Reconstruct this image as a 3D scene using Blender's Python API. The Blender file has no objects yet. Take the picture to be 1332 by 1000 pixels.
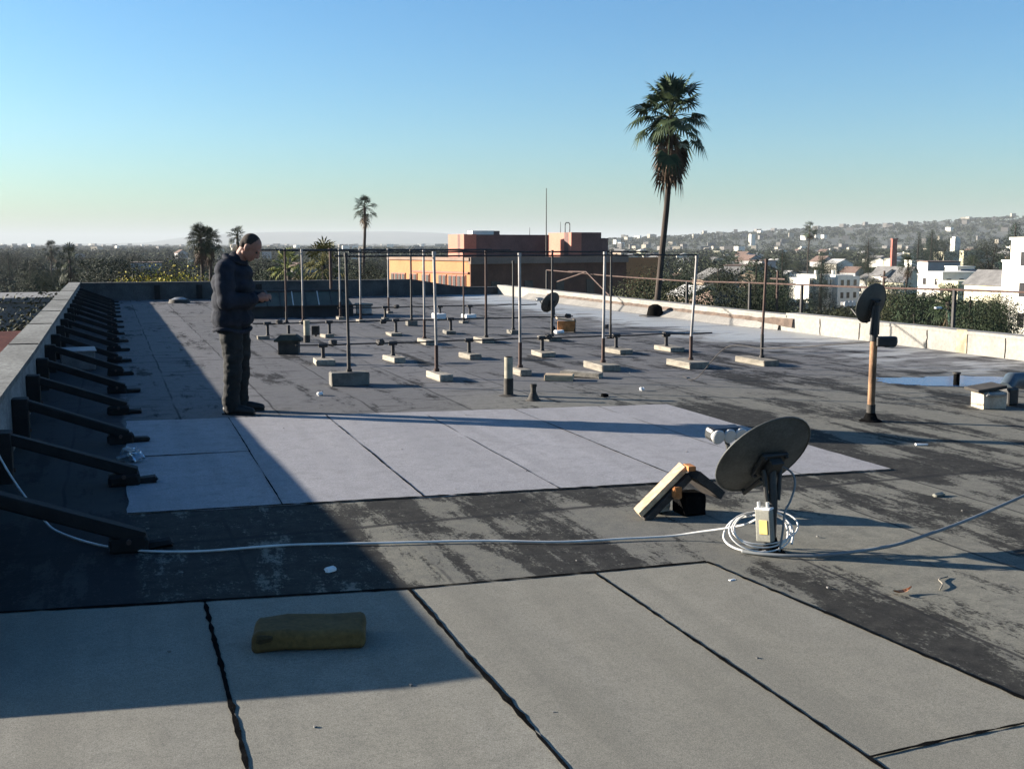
import bpy, bmesh, math, random
import numpy as np
from mathutils import Vector, Matrix, Quaternion, noise as mnoise
S = bpy.context.scene
COL = S.collection
R = math.radians
rnd = random.Random(7)

# ------------------------------------------------------------------ camera facts
H = 1.62                      # eye height above the roof
F_PX, DX0 = 1420.0, 528.0     # focal length in photo pixels
PITCH = math.atan(182 / F_PX)
YAW = math.atan(DX0 / (F_PX / math.cos(PITCH)))   # heading, clockwise from +Y (the parapet's direction)
FH = F_PX / math.cos(PITCH)
GZ = -15.0                    # street level below the roof
FW = Vector((math.sin(YAW), math.cos(YAW), 0))
RT = Vector((math.cos(YAW), -math.sin(YAW), 0))
UP = Vector((0, 0, 1))

def far(px, dist):
    """bearing of a far thing and its distance along the heading -> world x, y"""
    v = FW * dist + RT * ((px - 666) / FH * dist)
    return v.x, v.y
def lift(py, dist):
    """height of a far thing seen that much above or below the horizon"""
    return H + (318 - py) / FH * dist

# ------------------------------------------------------------------ node helpers
class NT:
    def __init__(s, m):
        s.t = m.node_tree; s.n = s.t.nodes; s.l = s.t.links
    def new(s, typ, **kw):
        n = s.n.new(typ)
        for k, v in kw.items(): setattr(n, k, v)
        return n
    def put(s, sock, v):
        if isinstance(v, bpy.types.NodeSocket): s.l.new(v, sock)
        elif isinstance(v, (tuple, list)) and len(v) == 3 and sock.type == 'RGBA': sock.default_value = (*v, 1)
        else: sock.default_value = v
    def math(s, op, a, b=0.0, c=None, clamp=False):
        n = s.new('ShaderNodeMath', operation=op, use_clamp=clamp)
        s.put(n.inputs[0], a); s.put(n.inputs[1], b)
        if c is not None: s.put(n.inputs[2], c)
        return n.outputs[0]
    def mix(s, f, a, b, mode='MIX'):
        n = s.new('ShaderNodeMix', data_type='RGBA', blend_type=mode)
        s.put(n.inputs[0], f); s.put(n.inputs[6], a); s.put(n.inputs[7], b)
        return n.outputs[2]
    def ramp(s, f, stops):
        n = s.new('ShaderNodeValToRGB'); e = n.color_ramp.elements
        while len(e) < len(stops): e.new(0.5)
        for k, (p, c) in enumerate(stops):
            e[k].position = p; e[k].color = (c, c, c, 1) if isinstance(c, (int, float)) else (*c, 1)
        s.put(n.inputs[0], f); return n.outputs[0]
    def coord(s, scale=(1, 1, 1), rot=0.0, out='Object'):
        tc = s.new('ShaderNodeTexCoord'); mp = s.new('ShaderNodeMapping')
        s.l.new(tc.outputs[out], mp.inputs[0]); mp.inputs['Scale'].default_value = scale
        mp.inputs['Rotation'].default_value = (0, 0, rot)
        return mp.outputs[0]
    def noise(s, vec, scale, detail=3, rough=0.55, dist=0.0):
        n = s.new('ShaderNodeTexNoise'); s.put(n.inputs['Vector'], vec)
        n.inputs['Scale'].default_value = scale; n.inputs['Detail'].default_value = detail
        n.inputs['Roughness'].default_value = rough; n.inputs['Distortion'].default_value = dist
        return n.outputs[0]
    def bump(s, h, strength=0.3, dist=0.01):
        n = s.new('ShaderNodeBump'); n.inputs['Strength'].default_value = strength
        n.inputs['Distance'].default_value = dist; s.put(n.inputs['Height'], h); return n.outputs[0]
    def smooth(s, x, a, b):
        n = s.new('ShaderNodeMapRange', interpolation_type='SMOOTHSTEP')
        s.put(n.inputs[0], x); n.inputs[1].default_value = a; n.inputs[2].default_value = b
        return n.outputs[0]

def material(name):
    m = bpy.data.materials.new(name); m.use_nodes = True
    t = NT(m); b = m.node_tree.nodes['Principled BSDF']
    return m, t, b

def mat(name, col, rough=0.8, var=0.25, scale=3.0, metal=0.0, bump=0.0, col2=None, fine=0.15, stretch=(1, 1, 1), spec=0.3, per_object=0.0):
    """everyday material: two tones mixed by noise, plus fine grain"""
    m, t, b = material(name); col = tuple(x * 0.89 for x in col)
    v = t.coord(stretch)
    n1 = t.noise(v, scale, 4, 0.6)
    dark = col2 or tuple(c * (1 - var) for c in col); light = tuple(min(1, c * (1 + var * 0.5)) for c in col)
    c = t.mix(t.smooth(n1, 0.3, 0.7), dark, light)
    if fine:
        n2 = t.noise(v, scale * 14, 2, 0.7)
        c = t.mix(fine, c, t.ramp(n2, [(0.35, 0.0), (0.65, 1.0)]), 'OVERLAY')
    if per_object:
        oi = t.new('ShaderNodeObjectInfo')
        k = t.math('MULTIPLY_ADD', oi.outputs['Random'], per_object, 1 - per_object / 2)
        hs = t.new('ShaderNodeHueSaturation'); t.put(hs.inputs['Value'], k); t.put(hs.inputs['Color'], c); c = hs.outputs[0]
    t.put(b.inputs['Base Color'], c)
    b.inputs['Roughness'].default_value = rough; b.inputs['Metallic'].default_value = metal
    b.inputs['Specular IOR Level'].default_value = spec
    if bump: t.put(b.inputs['Normal'], t.bump(t.noise(v, scale * 6, 4, 0.6), bump, 0.01))
    return m

# ------------------------------------------------------------------ mesh helpers
class MB:
    def __init__(s): s.v = []; s.f = []; s.m = []
    def add(s, vs, fs, mi=0):
        o = len(s.v); s.v += [tuple(v) for v in vs]
        s.f += [tuple(o + i for i in f) for f in fs]; s.m += [mi] * len(fs); return s
    def box(s, c, d, rz=0.0, mi=0, rot=None, taper=1.0):
        M = rot if rot is not None else Matrix.Rotation(rz, 3, 'Z'); c = Vector(c); vs = []
        for z in (-1, 1):
            k = taper if z > 0 else 1.0
            for x, y in ((-1, -1), (1, -1), (1, 1), (-1, 1)):
                vs.append(c + M @ Vector((x * d[0] / 2 * k, y * d[1] / 2 * k, z * d[2] / 2)))
        return s.add(vs, [(3, 2, 1, 0), (4, 5, 6, 7), (0, 1, 5, 4), (1, 2, 6, 5), (2, 3, 7, 6), (3, 0, 4, 7)], mi)
    def rbox(s, c, d, r=0.012, rz=0.0, rot=None, mi=0, jitter=0.0):
        """box with its edges rounded off"""
        bm = bmesh.new(); bmesh.ops.create_cube(bm, size=1)
        for v in bm.verts: v.co = Vector((v.co.x * d[0], v.co.y * d[1], v.co.z * d[2]))
        bmesh.ops.bevel(bm, geom=bm.edges[:], offset=min(r, min(d) * 0.45), segments=2, profile=0.5, affect='EDGES')
        M = rot if rot is not None else Matrix.Rotation(rz, 3, 'Z'); c = Vector(c)
        bm.verts.index_update()
        vs = [c + M @ (v.co + Vector((rnd.uniform(-1, 1), rnd.uniform(-1, 1), rnd.uniform(-1, 1))) * jitter) for v in bm.verts]
        s.add(vs, [[v.index for v in f.verts] for f in bm.faces], mi); bm.free(); return s
    def tube(s, pts, r, n=8, mi=0, cap=True):
        pts = [Vector(p) for p in pts]; rs = r if isinstance(r, (list, tuple)) else [r] * len(pts)
        ring = []; prev = None
        for i, p in enumerate(pts):
            d = (pts[min(i + 1, len(pts) - 1)] - pts[max(i - 1, 0)]).normalized()
            if prev is None:
                a = d.orthogonal().normalized()
            else:
                a = (prev - d * prev.dot(d)); a = a.normalized() if a.length > 1e-6 else d.orthogonal().normalized()
            prev = a; b = d.cross(a)
            ring += [p + (a * math.cos(2 * math.pi * k / n) + b * math.sin(2 * math.pi * k / n)) * rs[i] for k in range(n)]
        fs = [(i * n + k, i * n + (k + 1) % n, (i + 1) * n + (k + 1) % n, (i + 1) * n + k) for i in range(len(pts) - 1) for k in range(n)]
        if cap: fs += [tuple(range(n))[::-1], tuple((len(pts) - 1) * n + k for k in range(n))]
        return s.add(ring, fs, mi)
    def cyl(s, p, r, h, n=16, mi=0, r2=None):
        p = Vector(p); return s.tube([p, p + Vector((0, 0, h))], [r, r if r2 is None else r2], n, mi)
    def prism(s, poly, z0, z1, mi=0):
        n = len(poly)
        vs = [(x, y, z0) for x, y in poly] + [(x, y, z1) for x, y in poly]
        return s.add(vs, [tuple(range(n))[::-1], tuple(range(n, 2 * n))] + [(i, (i + 1) % n, n + (i + 1) % n, n + i) for i in range(n)], mi)
    def build(s, name, mats, parent=None, loc=(0, 0, 0), smooth=False):
        me = bpy.data.meshes.new(name); me.from_pydata(s.v, [], s.f)
        mats = mats if isinstance(mats, (list, tuple)) else [mats]
        for m in mats: me.materials.append(m)
        if len(mats) > 1: me.polygons.foreach_set('material_index', s.m)
        if smooth: me.polygons.foreach_set('use_smooth', [True] * len(s.f))
        me.update(); o = bpy.data.objects.new(name, me); COL.objects.link(o)
        o.location = loc
        if parent is not None: o.parent = parent
        return o

def autosmooth(o, deg=40):
    me = o.data; bm = bmesh.new(); bm.from_mesh(me)
    for e in bm.edges: e.smooth = not (len(e.link_faces) == 2 and e.calc_face_angle(0) > R(deg))
    for f in bm.faces: f.smooth = True
    bm.to_mesh(me); bm.free()
def tag(o, label, cat, group=None):
    o['label'] = label; o['category'] = cat
    if group: o['group'] = group
    return o
def thing(name, label, cat, loc=(0, 0, 0), rz=0.0, group=None):
    o = bpy.data.objects.new(name, None); COL.objects.link(o); o.location = loc; o.rotation_euler = (0, 0, rz)
    o.empty_display_size = 0.2
    return tag(o, label, cat, group)
def kind(o, k='structure'): o['kind'] = k; return o
def dup(root, loc, rz=None, scale=None, label=None, group=None):
    r = root.copy(); COL.objects.link(r); r.location = loc
    if rz is not None: r.rotation_euler = (0, 0, rz)
    if scale is not None: r.scale = (scale,) * 3 if isinstance(scale, (int, float)) else scale
    if label: r['label'] = label
    if group: r['group'] = group
    for ch in root.children:
        c = ch.copy(); COL.objects.link(c); c.parent = r
        for g in ch.children:
            d = g.copy(); COL.objects.link(d); d.parent = c
    return r

def capsules(name, caps, m, parent=None, voxel=0.012, smooth=3, loc=(0, 0, 0), rz=0.0, disp=0.0, dscale=8.0, flat=()):
    """tapered limbs and lumps fused into one continuous skin. caps: (p0, r0, p1, r1) or (p, (rx, ry, rz)[, tilt about y])"""
    mb = MB()
    for c in caps:
        if len(c) == 4:
            p0, r0, p1, r1 = Vector(c[0]), c[1], Vector(c[2]), c[3]; pts = []; rs = []
            d = (p1 - p0); L = max(d.length, 1e-5); d /= L
            for k in range(4): a = R(90 - k * 22); pts.append(p0 - d * r0 * math.sin(a)); rs.append(max(r0 * math.cos(a), r0 * 0.05))
            pts.append(p0); rs.append(r0)
            pts.append(p1); rs.append(r1)
            for k in range(4): a = R(24 + k * 22); pts.append(p1 + d * r1 * math.sin(a)); rs.append(max(r1 * math.cos(a), r1 * 0.05))
            mb.tube(pts, rs, 14)
        else:
            bm = bmesh.new(); bmesh.ops.create_icosphere(bm, subdivisions=3, radius=1); q = c[1]
            T = Matrix.Rotation(c[2] if len(c) > 2 else 0, 3, 'Y')
            bm.verts.index_update()
            mb.add([Vector(c[0]) + T @ Vector((v.co.x * q[0], v.co.y * q[1], v.co.z * q[2])) for v in bm.verts], [[v.index for v in f.verts] for f in bm.faces]); bm.free()
    o = mb.build(name, m)
    md = o.modifiers.new('r', 'REMESH'); md.mode = 'VOXEL'; md.voxel_size = voxel
    sm = o.modifiers.new('s', 'SMOOTH'); sm.iterations = smooth; sm.factor = 0.5
    dg = bpy.context.evaluated_depsgraph_get()
    me = bpy.data.meshes.new_from_object(o.evaluated_get(dg))
    old = o.data; o.modifiers.clear(); o.data = me; bpy.data.meshes.remove(old); me.name = name
    if disp:
        me.update()
        nv = [(v.co.copy(), v.normal.copy()) for v in me.vertices]
        for v, (co, no) in zip(me.vertices, nv):
            q = Vector((co.x, co.y, co.z * 1.7)) * dscale
            v.co = co + no * disp * (mnoise.noise(q) + 0.5 * mnoise.noise(q * 2.3))
    me.polygons.foreach_set('use_smooth', [True] * len(me.polygons))
    if not me.materials: me.materials.append(m)
    o.location = loc; o.rotation_euler = (0, 0, rz)
    if parent is not None: o.parent = parent
    return o

# ------------------------------------------------------------------ world, sun, camera
HAZE = 8.5e-5
SUN_AZ, SUN_EL = R(-55.8), R(13.4)
w = bpy.data.worlds.new("World"); S.world = w; w.use_nodes = True
wt = NT(w); sky = wt.new('ShaderNodeTexSky', sky_type='NISHITA', sun_disc=False)
sky.sun_elevation = SUN_EL; sky.sun_rotation = SUN_AZ
sky.air_density = 1.0; sky.dust_density = 1.1; sky.ozone_density = 2.5; sky.altitude = 60
hs = wt.new('ShaderNodeHueSaturation'); hs.inputs['Saturation'].default_value = 1.22
wt.l.new(sky.outputs[0], hs.inputs['Color'])
bg = w.node_tree.nodes['Background']; tint = wt.mix(1.0, hs.outputs[0], (0.60, 0.86, 1.03), 'MULTIPLY'); wt.l.new(tint, bg.inputs[0]); bg.inputs[1].default_value = 0.05
sl = bpy.data.lights.new('sun', 'SUN'); sl.energy = 5.0; sl.angle = R(0.5); sl.color = (1.0, 0.90, 0.78)
so = bpy.data.objects.new('sun', sl); COL.objects.link(so)
sd = Vector((math.sin(SUN_AZ) * math.cos(SUN_EL), math.cos(SUN_AZ) * math.cos(SUN_EL), math.sin(SUN_EL)))
so.rotation_euler = (-sd).to_track_quat('-Z', 'Y').to_euler(); so.location = sd * 50
cd = bpy.data.cameras.new('camera'); cd.sensor_width = 36; cd.lens = 36 * F_PX / 1332; cd.clip_end = 60000; cd.clip_start = 0.05
cam = bpy.data.objects.new('camera', cd); COL.objects.link(cam); S.camera = cam
cam.location = (0, 0, H)
cam.rotation_euler = (math.pi / 2 - PITCH, 0, -YAW)
S.view_settings.view_transform = 'Standard'; S.view_settings.look = 'None'; S.view_settings.gamma = 1
S.view_settings.exposure = 2.08
S.render.engine = 'CYCLES'; S.cycles.use_denoising = True
S.cycles.volume_bounces = 1; S.cycles.max_bounces = 6; S.cycles.diffuse_bounces = 3

# ------------------------------------------------------------------ materials
def deck_material():
    m, t, b = material('deck_cap_sheet')
    tc = t.new('ShaderNodeTexCoord'); sx = t.new('ShaderNodeSeparateXYZ'); t.l.new(tc.outputs['Object'], sx.inputs[0])
    X, Y = sx.outputs[0], sx.outputs[1]; O = tc.outputs['Object']
    st = t.coord((1.0, 0.32, 1.0)); st2 = t.coord((0.42, 1.0, 1.0))
    big = t.noise(O, 0.45, 3, 0.5); patchy = t.noise(st, 2.3, 6, 0.68, 0.6); streak = t.noise(st, 5.5, 5, 0.65, 0.3)
    mott = t.noise(O, 11, 4, 0.65); grain = t.noise(O, 190, 2, 0.8); cross = t.noise(st2, 4.0, 5, 0.62, 0.4)
    # base tone: warm grey near, cooler and more lavender beyond the man
    coolm = t.smooth(Y, 7.0, 11.5)
    base = t.mix(coolm, (0.178, 0.171, 0.138), (0.150, 0.148, 0.153))
    base = t.mix(t.math('MULTIPLY', t.smooth(mott, 0.3, 0.75), 0.5), base, (0.075, 0.075, 0.072))
    base = t.mix(t.math('MULTIPLY', t.smooth(big, 0.45, 0.7), 0.35), base, (0.155, 0.152, 0.148))
    field = t.math('MULTIPLY', t.smooth(X, 2.6, 4.0), t.math('SUBTRACT', 1.0, t.smooth(Y, 9.5, 12.5)))
    base = t.mix(t.math('MULTIPLY', field, 0.75), base, t.mix(t.smooth(mott, 0.35, 0.7), (0.185, 0.178, 0.148), (0.135, 0.131, 0.110)))
    # black dirt and bare tar, thickest between the two newer sheets and along the lanes where water runs
    def band(c, a0, a1, b0, b1): return t.math('MULTIPLY', t.smooth(c, a0, a1), t.math('SUBTRACT', 1.0, t.smooth(c, b0, b1)))
    between = t.math('MULTIPLY', band(Y, 4.5, 5.0, 6.6, 7.1), t.math('SUBTRACT', 1.0, t.smooth(X, 1.6, 3.2)))
    lane = t.math('MULTIPLY', band(Y, 3.2, 4.6, 8.5, 10.0), t.smooth(X, 2.7, 3.4))
    lane = t.math('MULTIPLY', lane, t.math('SUBTRACT', 1.0, t.math('MULTIPLY', t.smooth(X, 6.0, 8.0), 0.7)))
    edge = t.math('MULTIPLY', band(X, 5.05, 5.3, 5.45, 6.1), band(Y, 5.6, 6.2, 9.4, 10.2))
    rim = t.math('MULTIPLY', band(Y, 5.9, 6.25, 6.5, 6.9), band(X, -0.5, 0.1, 5.2, 6.2))
    edge2 = t.math('MULTIPLY', band(X, 2.8, 3.0, 3.05, 3.5), band(Y, 2.0, 2.6, 4.4, 4.9))
    rgt = t.math('MULTIPLY', band(X, 6.0, 7.5, 10.5, 11.5), band(Y, 7.0, 9.0, 15.0, 17.0))
    leftdark = t.math('MULTIPLY', band(Y, 4.4, 4.9, 6.7, 7.1), t.math('SUBTRACT', 1.0, t.smooth(X, 0.7, 2.1)))
    long = t.noise(t.coord((1.15, 0.15, 1.0), 0.05), 2.6, 5, 0.64, 0.45); blot = t.noise(O, 1.5, 4, 0.6, 0.3)
    D = t.math('MULTIPLY_ADD', t.math('SUBTRACT', long, 0.5), 3.0, 0.22)
    D = t.math('ADD', D, t.math('MULTIPLY', t.math('SUBTRACT', blot, 0.5), 1.3))
    for msk, amt in ((between, .20), (leftdark, .34), (lane, .23), (edge, .45), (rim, .30), (edge2, .48), (rgt, .22)):
        D = t.math('ADD', D, t.math('MULTIPLY', msk, amt))
    D = t.math('MAXIMUM', t.math('MINIMUM', D, 0.74), 0.0)
    fine = t.math('ADD', t.math('MULTIPLY', t.noise(t.coord((1.0, 0.45, 1.0)), 13, 6, 0.75, 0.4), 0.50), t.math('MULTIPLY', t.noise(t.coord((1.0, 0.6, 1.0)), 55, 4, 0.8), 0.50))
    fine = t.math('MULTIPLY_ADD', t.math('SUBTRACT', fine, 0.5), 1.45, 0.5)
    stain = t.smooth(t.math('ADD', fine, t.math('MULTIPLY', t.math('SUBTRACT', D, 0.5), 0.62)), 0.44, 0.60)
    hair = t.math('MULTIPLY', t.smooth(t.math('ADD', cross, t.math('MULTIPLY', coolm, 0.02)), 0.57, 0.66), t.math('MULTIPLY', coolm, 0.45))
    stain = t.math('MAXIMUM', stain, hair)
    # every roll has aged a little differently
    wn = t.new('ShaderNodeTexWhiteNoise', noise_dimensions='1D'); t.put(wn.inputs['W'], t.math('FLOOR', t.math('DIVIDE', t.math('ADD', X, 0.33), 0.914)))
    base = t.mix(t.math('MULTIPLY', wn.outputs[0], 0.30), base, (0.070, 0.071, 0.072))
    base = t.mix(t.math('MULTIPLY', t.smooth(t.noise(O, 60, 4, 0.8), 0.42, 0.66), 0.40), base, (0.060, 0.060, 0.056))
    c = t.mix(t.math('MULTIPLY', stain, t.math('MULTIPLY_ADD', t.noise(O, 9, 4, 0.7), 0.5, 0.60, clamp=True)), base, (0.013, 0.013, 0.0135))
    # lap seams every 0.914 m, wandering a little
    wx = t.math('ADD', X, t.math('MULTIPLY', t.math('SUBTRACT', t.noise(O, 1.2, 3), 0.5), 0.07))
    fr = t.math('PINGPONG', t.math('ADD', wx, 0.33), 0.457)
    seam = t.math('SUBTRACT', 1.0, t.smooth(fr, 0.004, 0.016))
    seam = t.math('MULTIPLY', seam, t.smooth(t.noise(st, 1.7, 3), 0.36, 0.55))
    wy = t.math('ADD', Y, t.math('MULTIPLY', t.math('SUBTRACT', t.noise(O, 0.9, 3), 0.5), 0.10))
    fy = t.math('PINGPONG', t.math('ADD', wy, 3.72), 4.9)
    seamy = t.math('MULTIPLY', t.math('SUBTRACT', 1.0, t.smooth(fy, 0.012, 0.04)), 0.8)
    c = t.mix(t.math('MAXIMUM', t.math('MULTIPLY', seam, 0.8), seamy), c, (0.02, 0.02, 0.021))
    # aluminium coating worn off in rags, towards the far right parapet
    coat = t.math('MULTIPLY', t.smooth(X, 8.3, 10.6), t.smooth(Y, 12.5, 16.0))
    cn = t.smooth(t.math('ADD', t.noise(st2, 1.6, 5, 0.6, 0.5), t.math('MULTIPLY', coat, 0.22)), 0.60, 0.70)
    coat = t.math('MULTIPLY', coat, cn)
    strip = t.math('MULTIPLY', t.smooth(t.math('ADD', X, t.math('MULTIPLY', t.math('SUBTRACT', t.noise(st, 0.8, 4, 0.6), 0.5), 2.4)), 10.1, 10.9), t.smooth(Y, 14.6, 16.4))
    coat = t.math('MAXIMUM', coat, t.math('MULTIPLY', strip, t.math('MULTIPLY_ADD', cn, 0.3, 0.7)))
    coat2 = t.math('MULTIPLY', band(X, 9.0, 10.8, 12.2, 12.6), t.math('MULTIPLY', band(Y, 9.5, 11.0, 14.0, 16.0), t.smooth(t.noise(st2, 2.0, 4, 0.6), 0.45, 0.6)))
    coat = t.math('MAXIMUM', coat, t.math('MULTIPLY', coat2, 0.7))
    c = t.mix(t.math('MULTIPLY', coat, 0.85), c, (0.36, 0.365, 0.35))
    # dark mastic margin under the braces along the left parapet
    mg = t.math('SUBTRACT', 1.0, t.smooth(t.math('ADD', X, t.math('MULTIPLY', t.math('SUBTRACT', t.noise(O, 2.5, 3), 0.5), 0.12)), 0.05, 0.09))
    c = t.mix(t.math('MULTIPLY', mg, 0.8), c, (0.022, 0.022, 0.024))
    c = t.mix(0.45, c, t.ramp(grain, [(0.3, 0.12), (0.7, 0.88)]), 'OVERLAY')
    t.put(b.inputs['Base Color'], c)
    t.put(b.inputs['Roughness'], t.math('SUBTRACT', 0.88, t.math('MULTIPLY', coat, 0.42)))
    t.put(b.inputs['Specular IOR Level'], t.math('MULTIPLY_ADD', coat, 0.25, 0.05))
    hgt = t.math('ADD', t.math('MULTIPLY', mott, 0.5), t.math('MULTIPLY', grain, 0.35))
    hgt = t.math('SUBTRACT', hgt, t.math('MULTIPLY', stain, 0.25)); hgt = t.math('ADD', hgt, t.math('MULTIPLY', t.noise(O, 3.0, 2), 1.2))
    t.put(b.inputs['Normal'], t.bump(hgt, 0.35, 0.008))
    return m

def sheet_material(name, tone, tone2, stain=0.3):
    tone, tone2 = tuple(x * 0.88 for x in tone), tuple(x * 0.88 for x in tone2)
    m, t, b = material(name); O = t.coord(); st = t.coord((1.0, 0.25, 1.0))
    n1 = t.noise(O, 1.1, 4, 0.55); n2 = t.noise(st, 3.2, 5, 0.6); g = t.noise(O, 230, 2, 0.85); sp = t.noise(O, 34, 3, 0.7)
    c = t.mix(t.smooth(n1, 0.3, 0.7), tone, tone2)
    sx = t.new('ShaderNodeSeparateXYZ'); t.put(sx.inputs[0], O)
    wn = t.new('ShaderNodeTexWhiteNoise', noise_dimensions='1D'); t.put(wn.inputs['W'], t.math('FLOOR', t.math('DIVIDE', t.math('ADD', sx.outputs[0], 0.85 if name[0] == 'p' else 0.50), 0.90)))
    c = t.mix(t.math('MULTIPLY', wn.outputs[0], 0.34), c, tuple(x * 0.66 for x in tone))
    lanes = t.noise(t.coord((2.2, 0.10, 1.0)), 1.6, 4, 0.6)
    c = t.mix(t.math('MULTIPLY', t.smooth(lanes, 0.45, 0.66), 0.55), c, tuple(x * 0.72 for x in tone))
    c = t.mix(t.math('MULTIPLY', t.smooth(t.noise(O, 7.0, 5, 0.7), 0.44, 0.68), 0.55), c, tuple(x * 0.66 for x in tone2))
    c = t.mix(t.math('MULTIPLY', t.smooth(t.noise(O, 80, 3, 0.8), 0.42, 0.66), 0.62), c, tuple(x * 0.55 for x in tone2))
    c = t.mix(t.math('MULTIPLY', t.smooth(n2, 0.5, 0.72), stain), c, tuple(x * 0.62 for x in tone))
    c = t.mix(t.math('MULTIPLY', t.smooth(sp, 0.62, 0.75), 0.35), c, tuple(x * 0.5 for x in tone))
    c = t.mix(0.48, c, t.ramp(g, [(0.3, 0.05), (0.7, 0.95)]), 'OVERLAY')
    t.put(b.inputs['Base Color'], c); b.inputs['Roughness'].default_value = 0.9; b.inputs['Specular IOR Level'].default_value = 0.2
    h = t.math('ADD', t.math('MULTIPLY', g, 0.3), t.math('MULTIPLY', t.noise(st, 1.6, 3), 2.2))
    t.put(b.inputs['Normal'], t.bump(h, 0.4, 0.008)); return m

def leaf_material(name, col, col2, rough=0.65):
    m, t, b = material(name)
    geo = t.new('ShaderNodeNewGeometry'); oi = t.new('ShaderNodeObjectInfo')
    n = t.noise(t.coord(), 0.9, 3, 0.6)
    k = t.math('ADD', t.math('MULTIPLY', geo.outputs['Random Per Island'], 0.65), t.math('MULTIPLY', n, 0.45), clamp=True)
    c = t.mix(k, col, col2)
    hs_ = t.new('ShaderNodeHueSaturation'); t.put(hs_.inputs['Color'], c)
    t.put(hs_.inputs['Value'], t.math('MULTIPLY_ADD', oi.outputs['Random'], 0.7, 0.65))
    t.put(hs_.inputs['Hue'], t.math('MULTIPLY_ADD', oi.outputs['Random'], 0.05, 0.475))
    t.put(b.inputs['Base Color'], hs_.outputs[0]); b.inputs['Roughness'].default_value = rough
    b.inputs['Specular IOR Level'].default_value = 0.08
    return m

M = {}
M['deck'] = deck_material()
M['sheet_pale'] = sheet_material('pale_cap_sheet', (0.325, 0.320, 0.330), (0.288, 0.284, 0.294), 0.35)
M['sheet_warm'] = sheet_material('warm_cap_sheet', (0.222, 0.211, 0.172), (0.248, 0.236, 0.196), 0.3)
M['tar'] = mat('tar', (0.008, 0.008, 0.008), 1.0, 0.4, 9, bump=0.3, spec=0.0)
M['brace'] = mat('tarred_timber', (0.011, 0.010, 0.010), 0.8, 0.5, 6, bump=0.4)
M['stucco'] = mat('grey_plaster', (0.20, 0.205, 0.205), 0.92, 0.35, 2.2, bump=0.3, fine=0.25)
M['far_plaster'] = mat('dark_plaster', (0.070, 0.072, 0.072), 0.92, 0.35, 2.2, bump=0.3, fine=0.25)  # darker plaster for the far wall
M['cap'] = mat('weathered_coping', (0.125, 0.128, 0.118), 0.9, 0.45, 1.6, bump=0.3, fine=0.35, stretch=(1, 0.5, 1))
M['white_wall'] = mat('white_painted_parapet', (0.235, 0.222, 0.200), 0.85, 0.16, 1.3, bump=0.2, fine=0.12)
M['pole_grey'] = mat('galvanised', (0.30, 0.28, 0.265), 0.65, 0.45, 9, metal=0.15, stretch=(1, 1, 0.3))
M['pole_brown'] = mat('rusted_pipe', (0.075, 0.045, 0.036), 0.8, 0.4, 9, stretch=(1, 1, 0.4))
M['pole_dark'] = mat('dark_pipe', (0.040, 0.036, 0.034), 0.7, 0.4, 8)
M['block'] = mat('weathered_timber_block', (0.24, 0.215, 0.175), 0.9, 0.35, 7, bump=0.4, stretch=(3, 0.6, 3), per_object=0.4)
M['block_dark'] = mat('old_grey_block', (0.15, 0.14, 0.12), 0.9, 0.4, 6, bump=0.4)
M['wood'] = mat('pale_lumber', (0.48, 0.36, 0.23), 0.8, 0.3, 5, bump=0.3, stretch=(1, 6, 6))
M['wood_dark'] = mat('dark_lumber', (0.05, 0.042, 0.036), 0.85, 0.4, 5, stretch=(1, 6, 6))
M['wood_orange'] = mat('split_orange_wood', (0.42, 0.17, 0.055), 0.8, 0.4, 12)
M['rust'] = mat('orange_rust', (0.27, 0.155, 0.085), 0.85, 0.6, 9, bump=0.3, stretch=(1, 1, 0.35))
M['dish'] = mat('dish_grey_paint', (0.062, 0.065, 0.060), 0.55, 0.35, 5, fine=0.2)
M['metal_dark'] = mat('dark_bracket', (0.035, 0.035, 0.034), 0.5, 0.3, 9, metal=0.3)
M['lnb'] = mat('horn_plastic', (0.50, 0.50, 0.48), 0.35, 0.15, 8, fine=0.0, spec=0.5)
M['lnb_dark'] = mat('horn_dark_plastic', (0.03, 0.032, 0.033), 0.35, 0.15, 8, fine=0.0, spec=0.5)
M['box_grey'] = mat('utility_box', (0.22, 0.215, 0.18), 0.6, 0.2, 9)
M['sticker'] = mat('yellow_sticker', (0.68, 0.50, 0.16), 0.6, 0.2, 14, fine=0.0)
M['cable_white'] = mat('white_coax', (0.62, 0.61, 0.58), 0.5, 0.2, 6, fine=0.05)
M['cable_grey'] = mat('grey_cable', (0.20, 0.21, 0.21), 0.5, 0.3, 4, fine=0.05)
M['foam'] = mat('ochre_foam', (0.12, 0.076, 0.026), 0.95, 0.35, 3, bump=0.5, fine=0.15)
M['vent_metal'] = mat('dull_sheet_metal', (0.30, 0.30, 0.29), 0.5, 0.35, 6, metal=0.4)
M['vent_rust'] = mat('sooty_vent', (0.045, 0.040, 0.034), 0.8, 0.4, 8)
M['glass'] = mat('wired_skylight_glass', (0.085, 0.088, 0.070), 0.65, 0.3, 2.5, spec=0.15)
M['litter_white'] = mat('white_scrap', (0.75, 0.75, 0.74), 0.6, 0.15, 9, fine=0.0)
M['leaf_litter'] = mat('dry_leaf', (0.42, 0.20, 0.10), 0.8, 0.3, 9)
M['pebble'] = mat('pebble', (0.16, 0.155, 0.145), 0.9, 0.4, 12)

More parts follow.
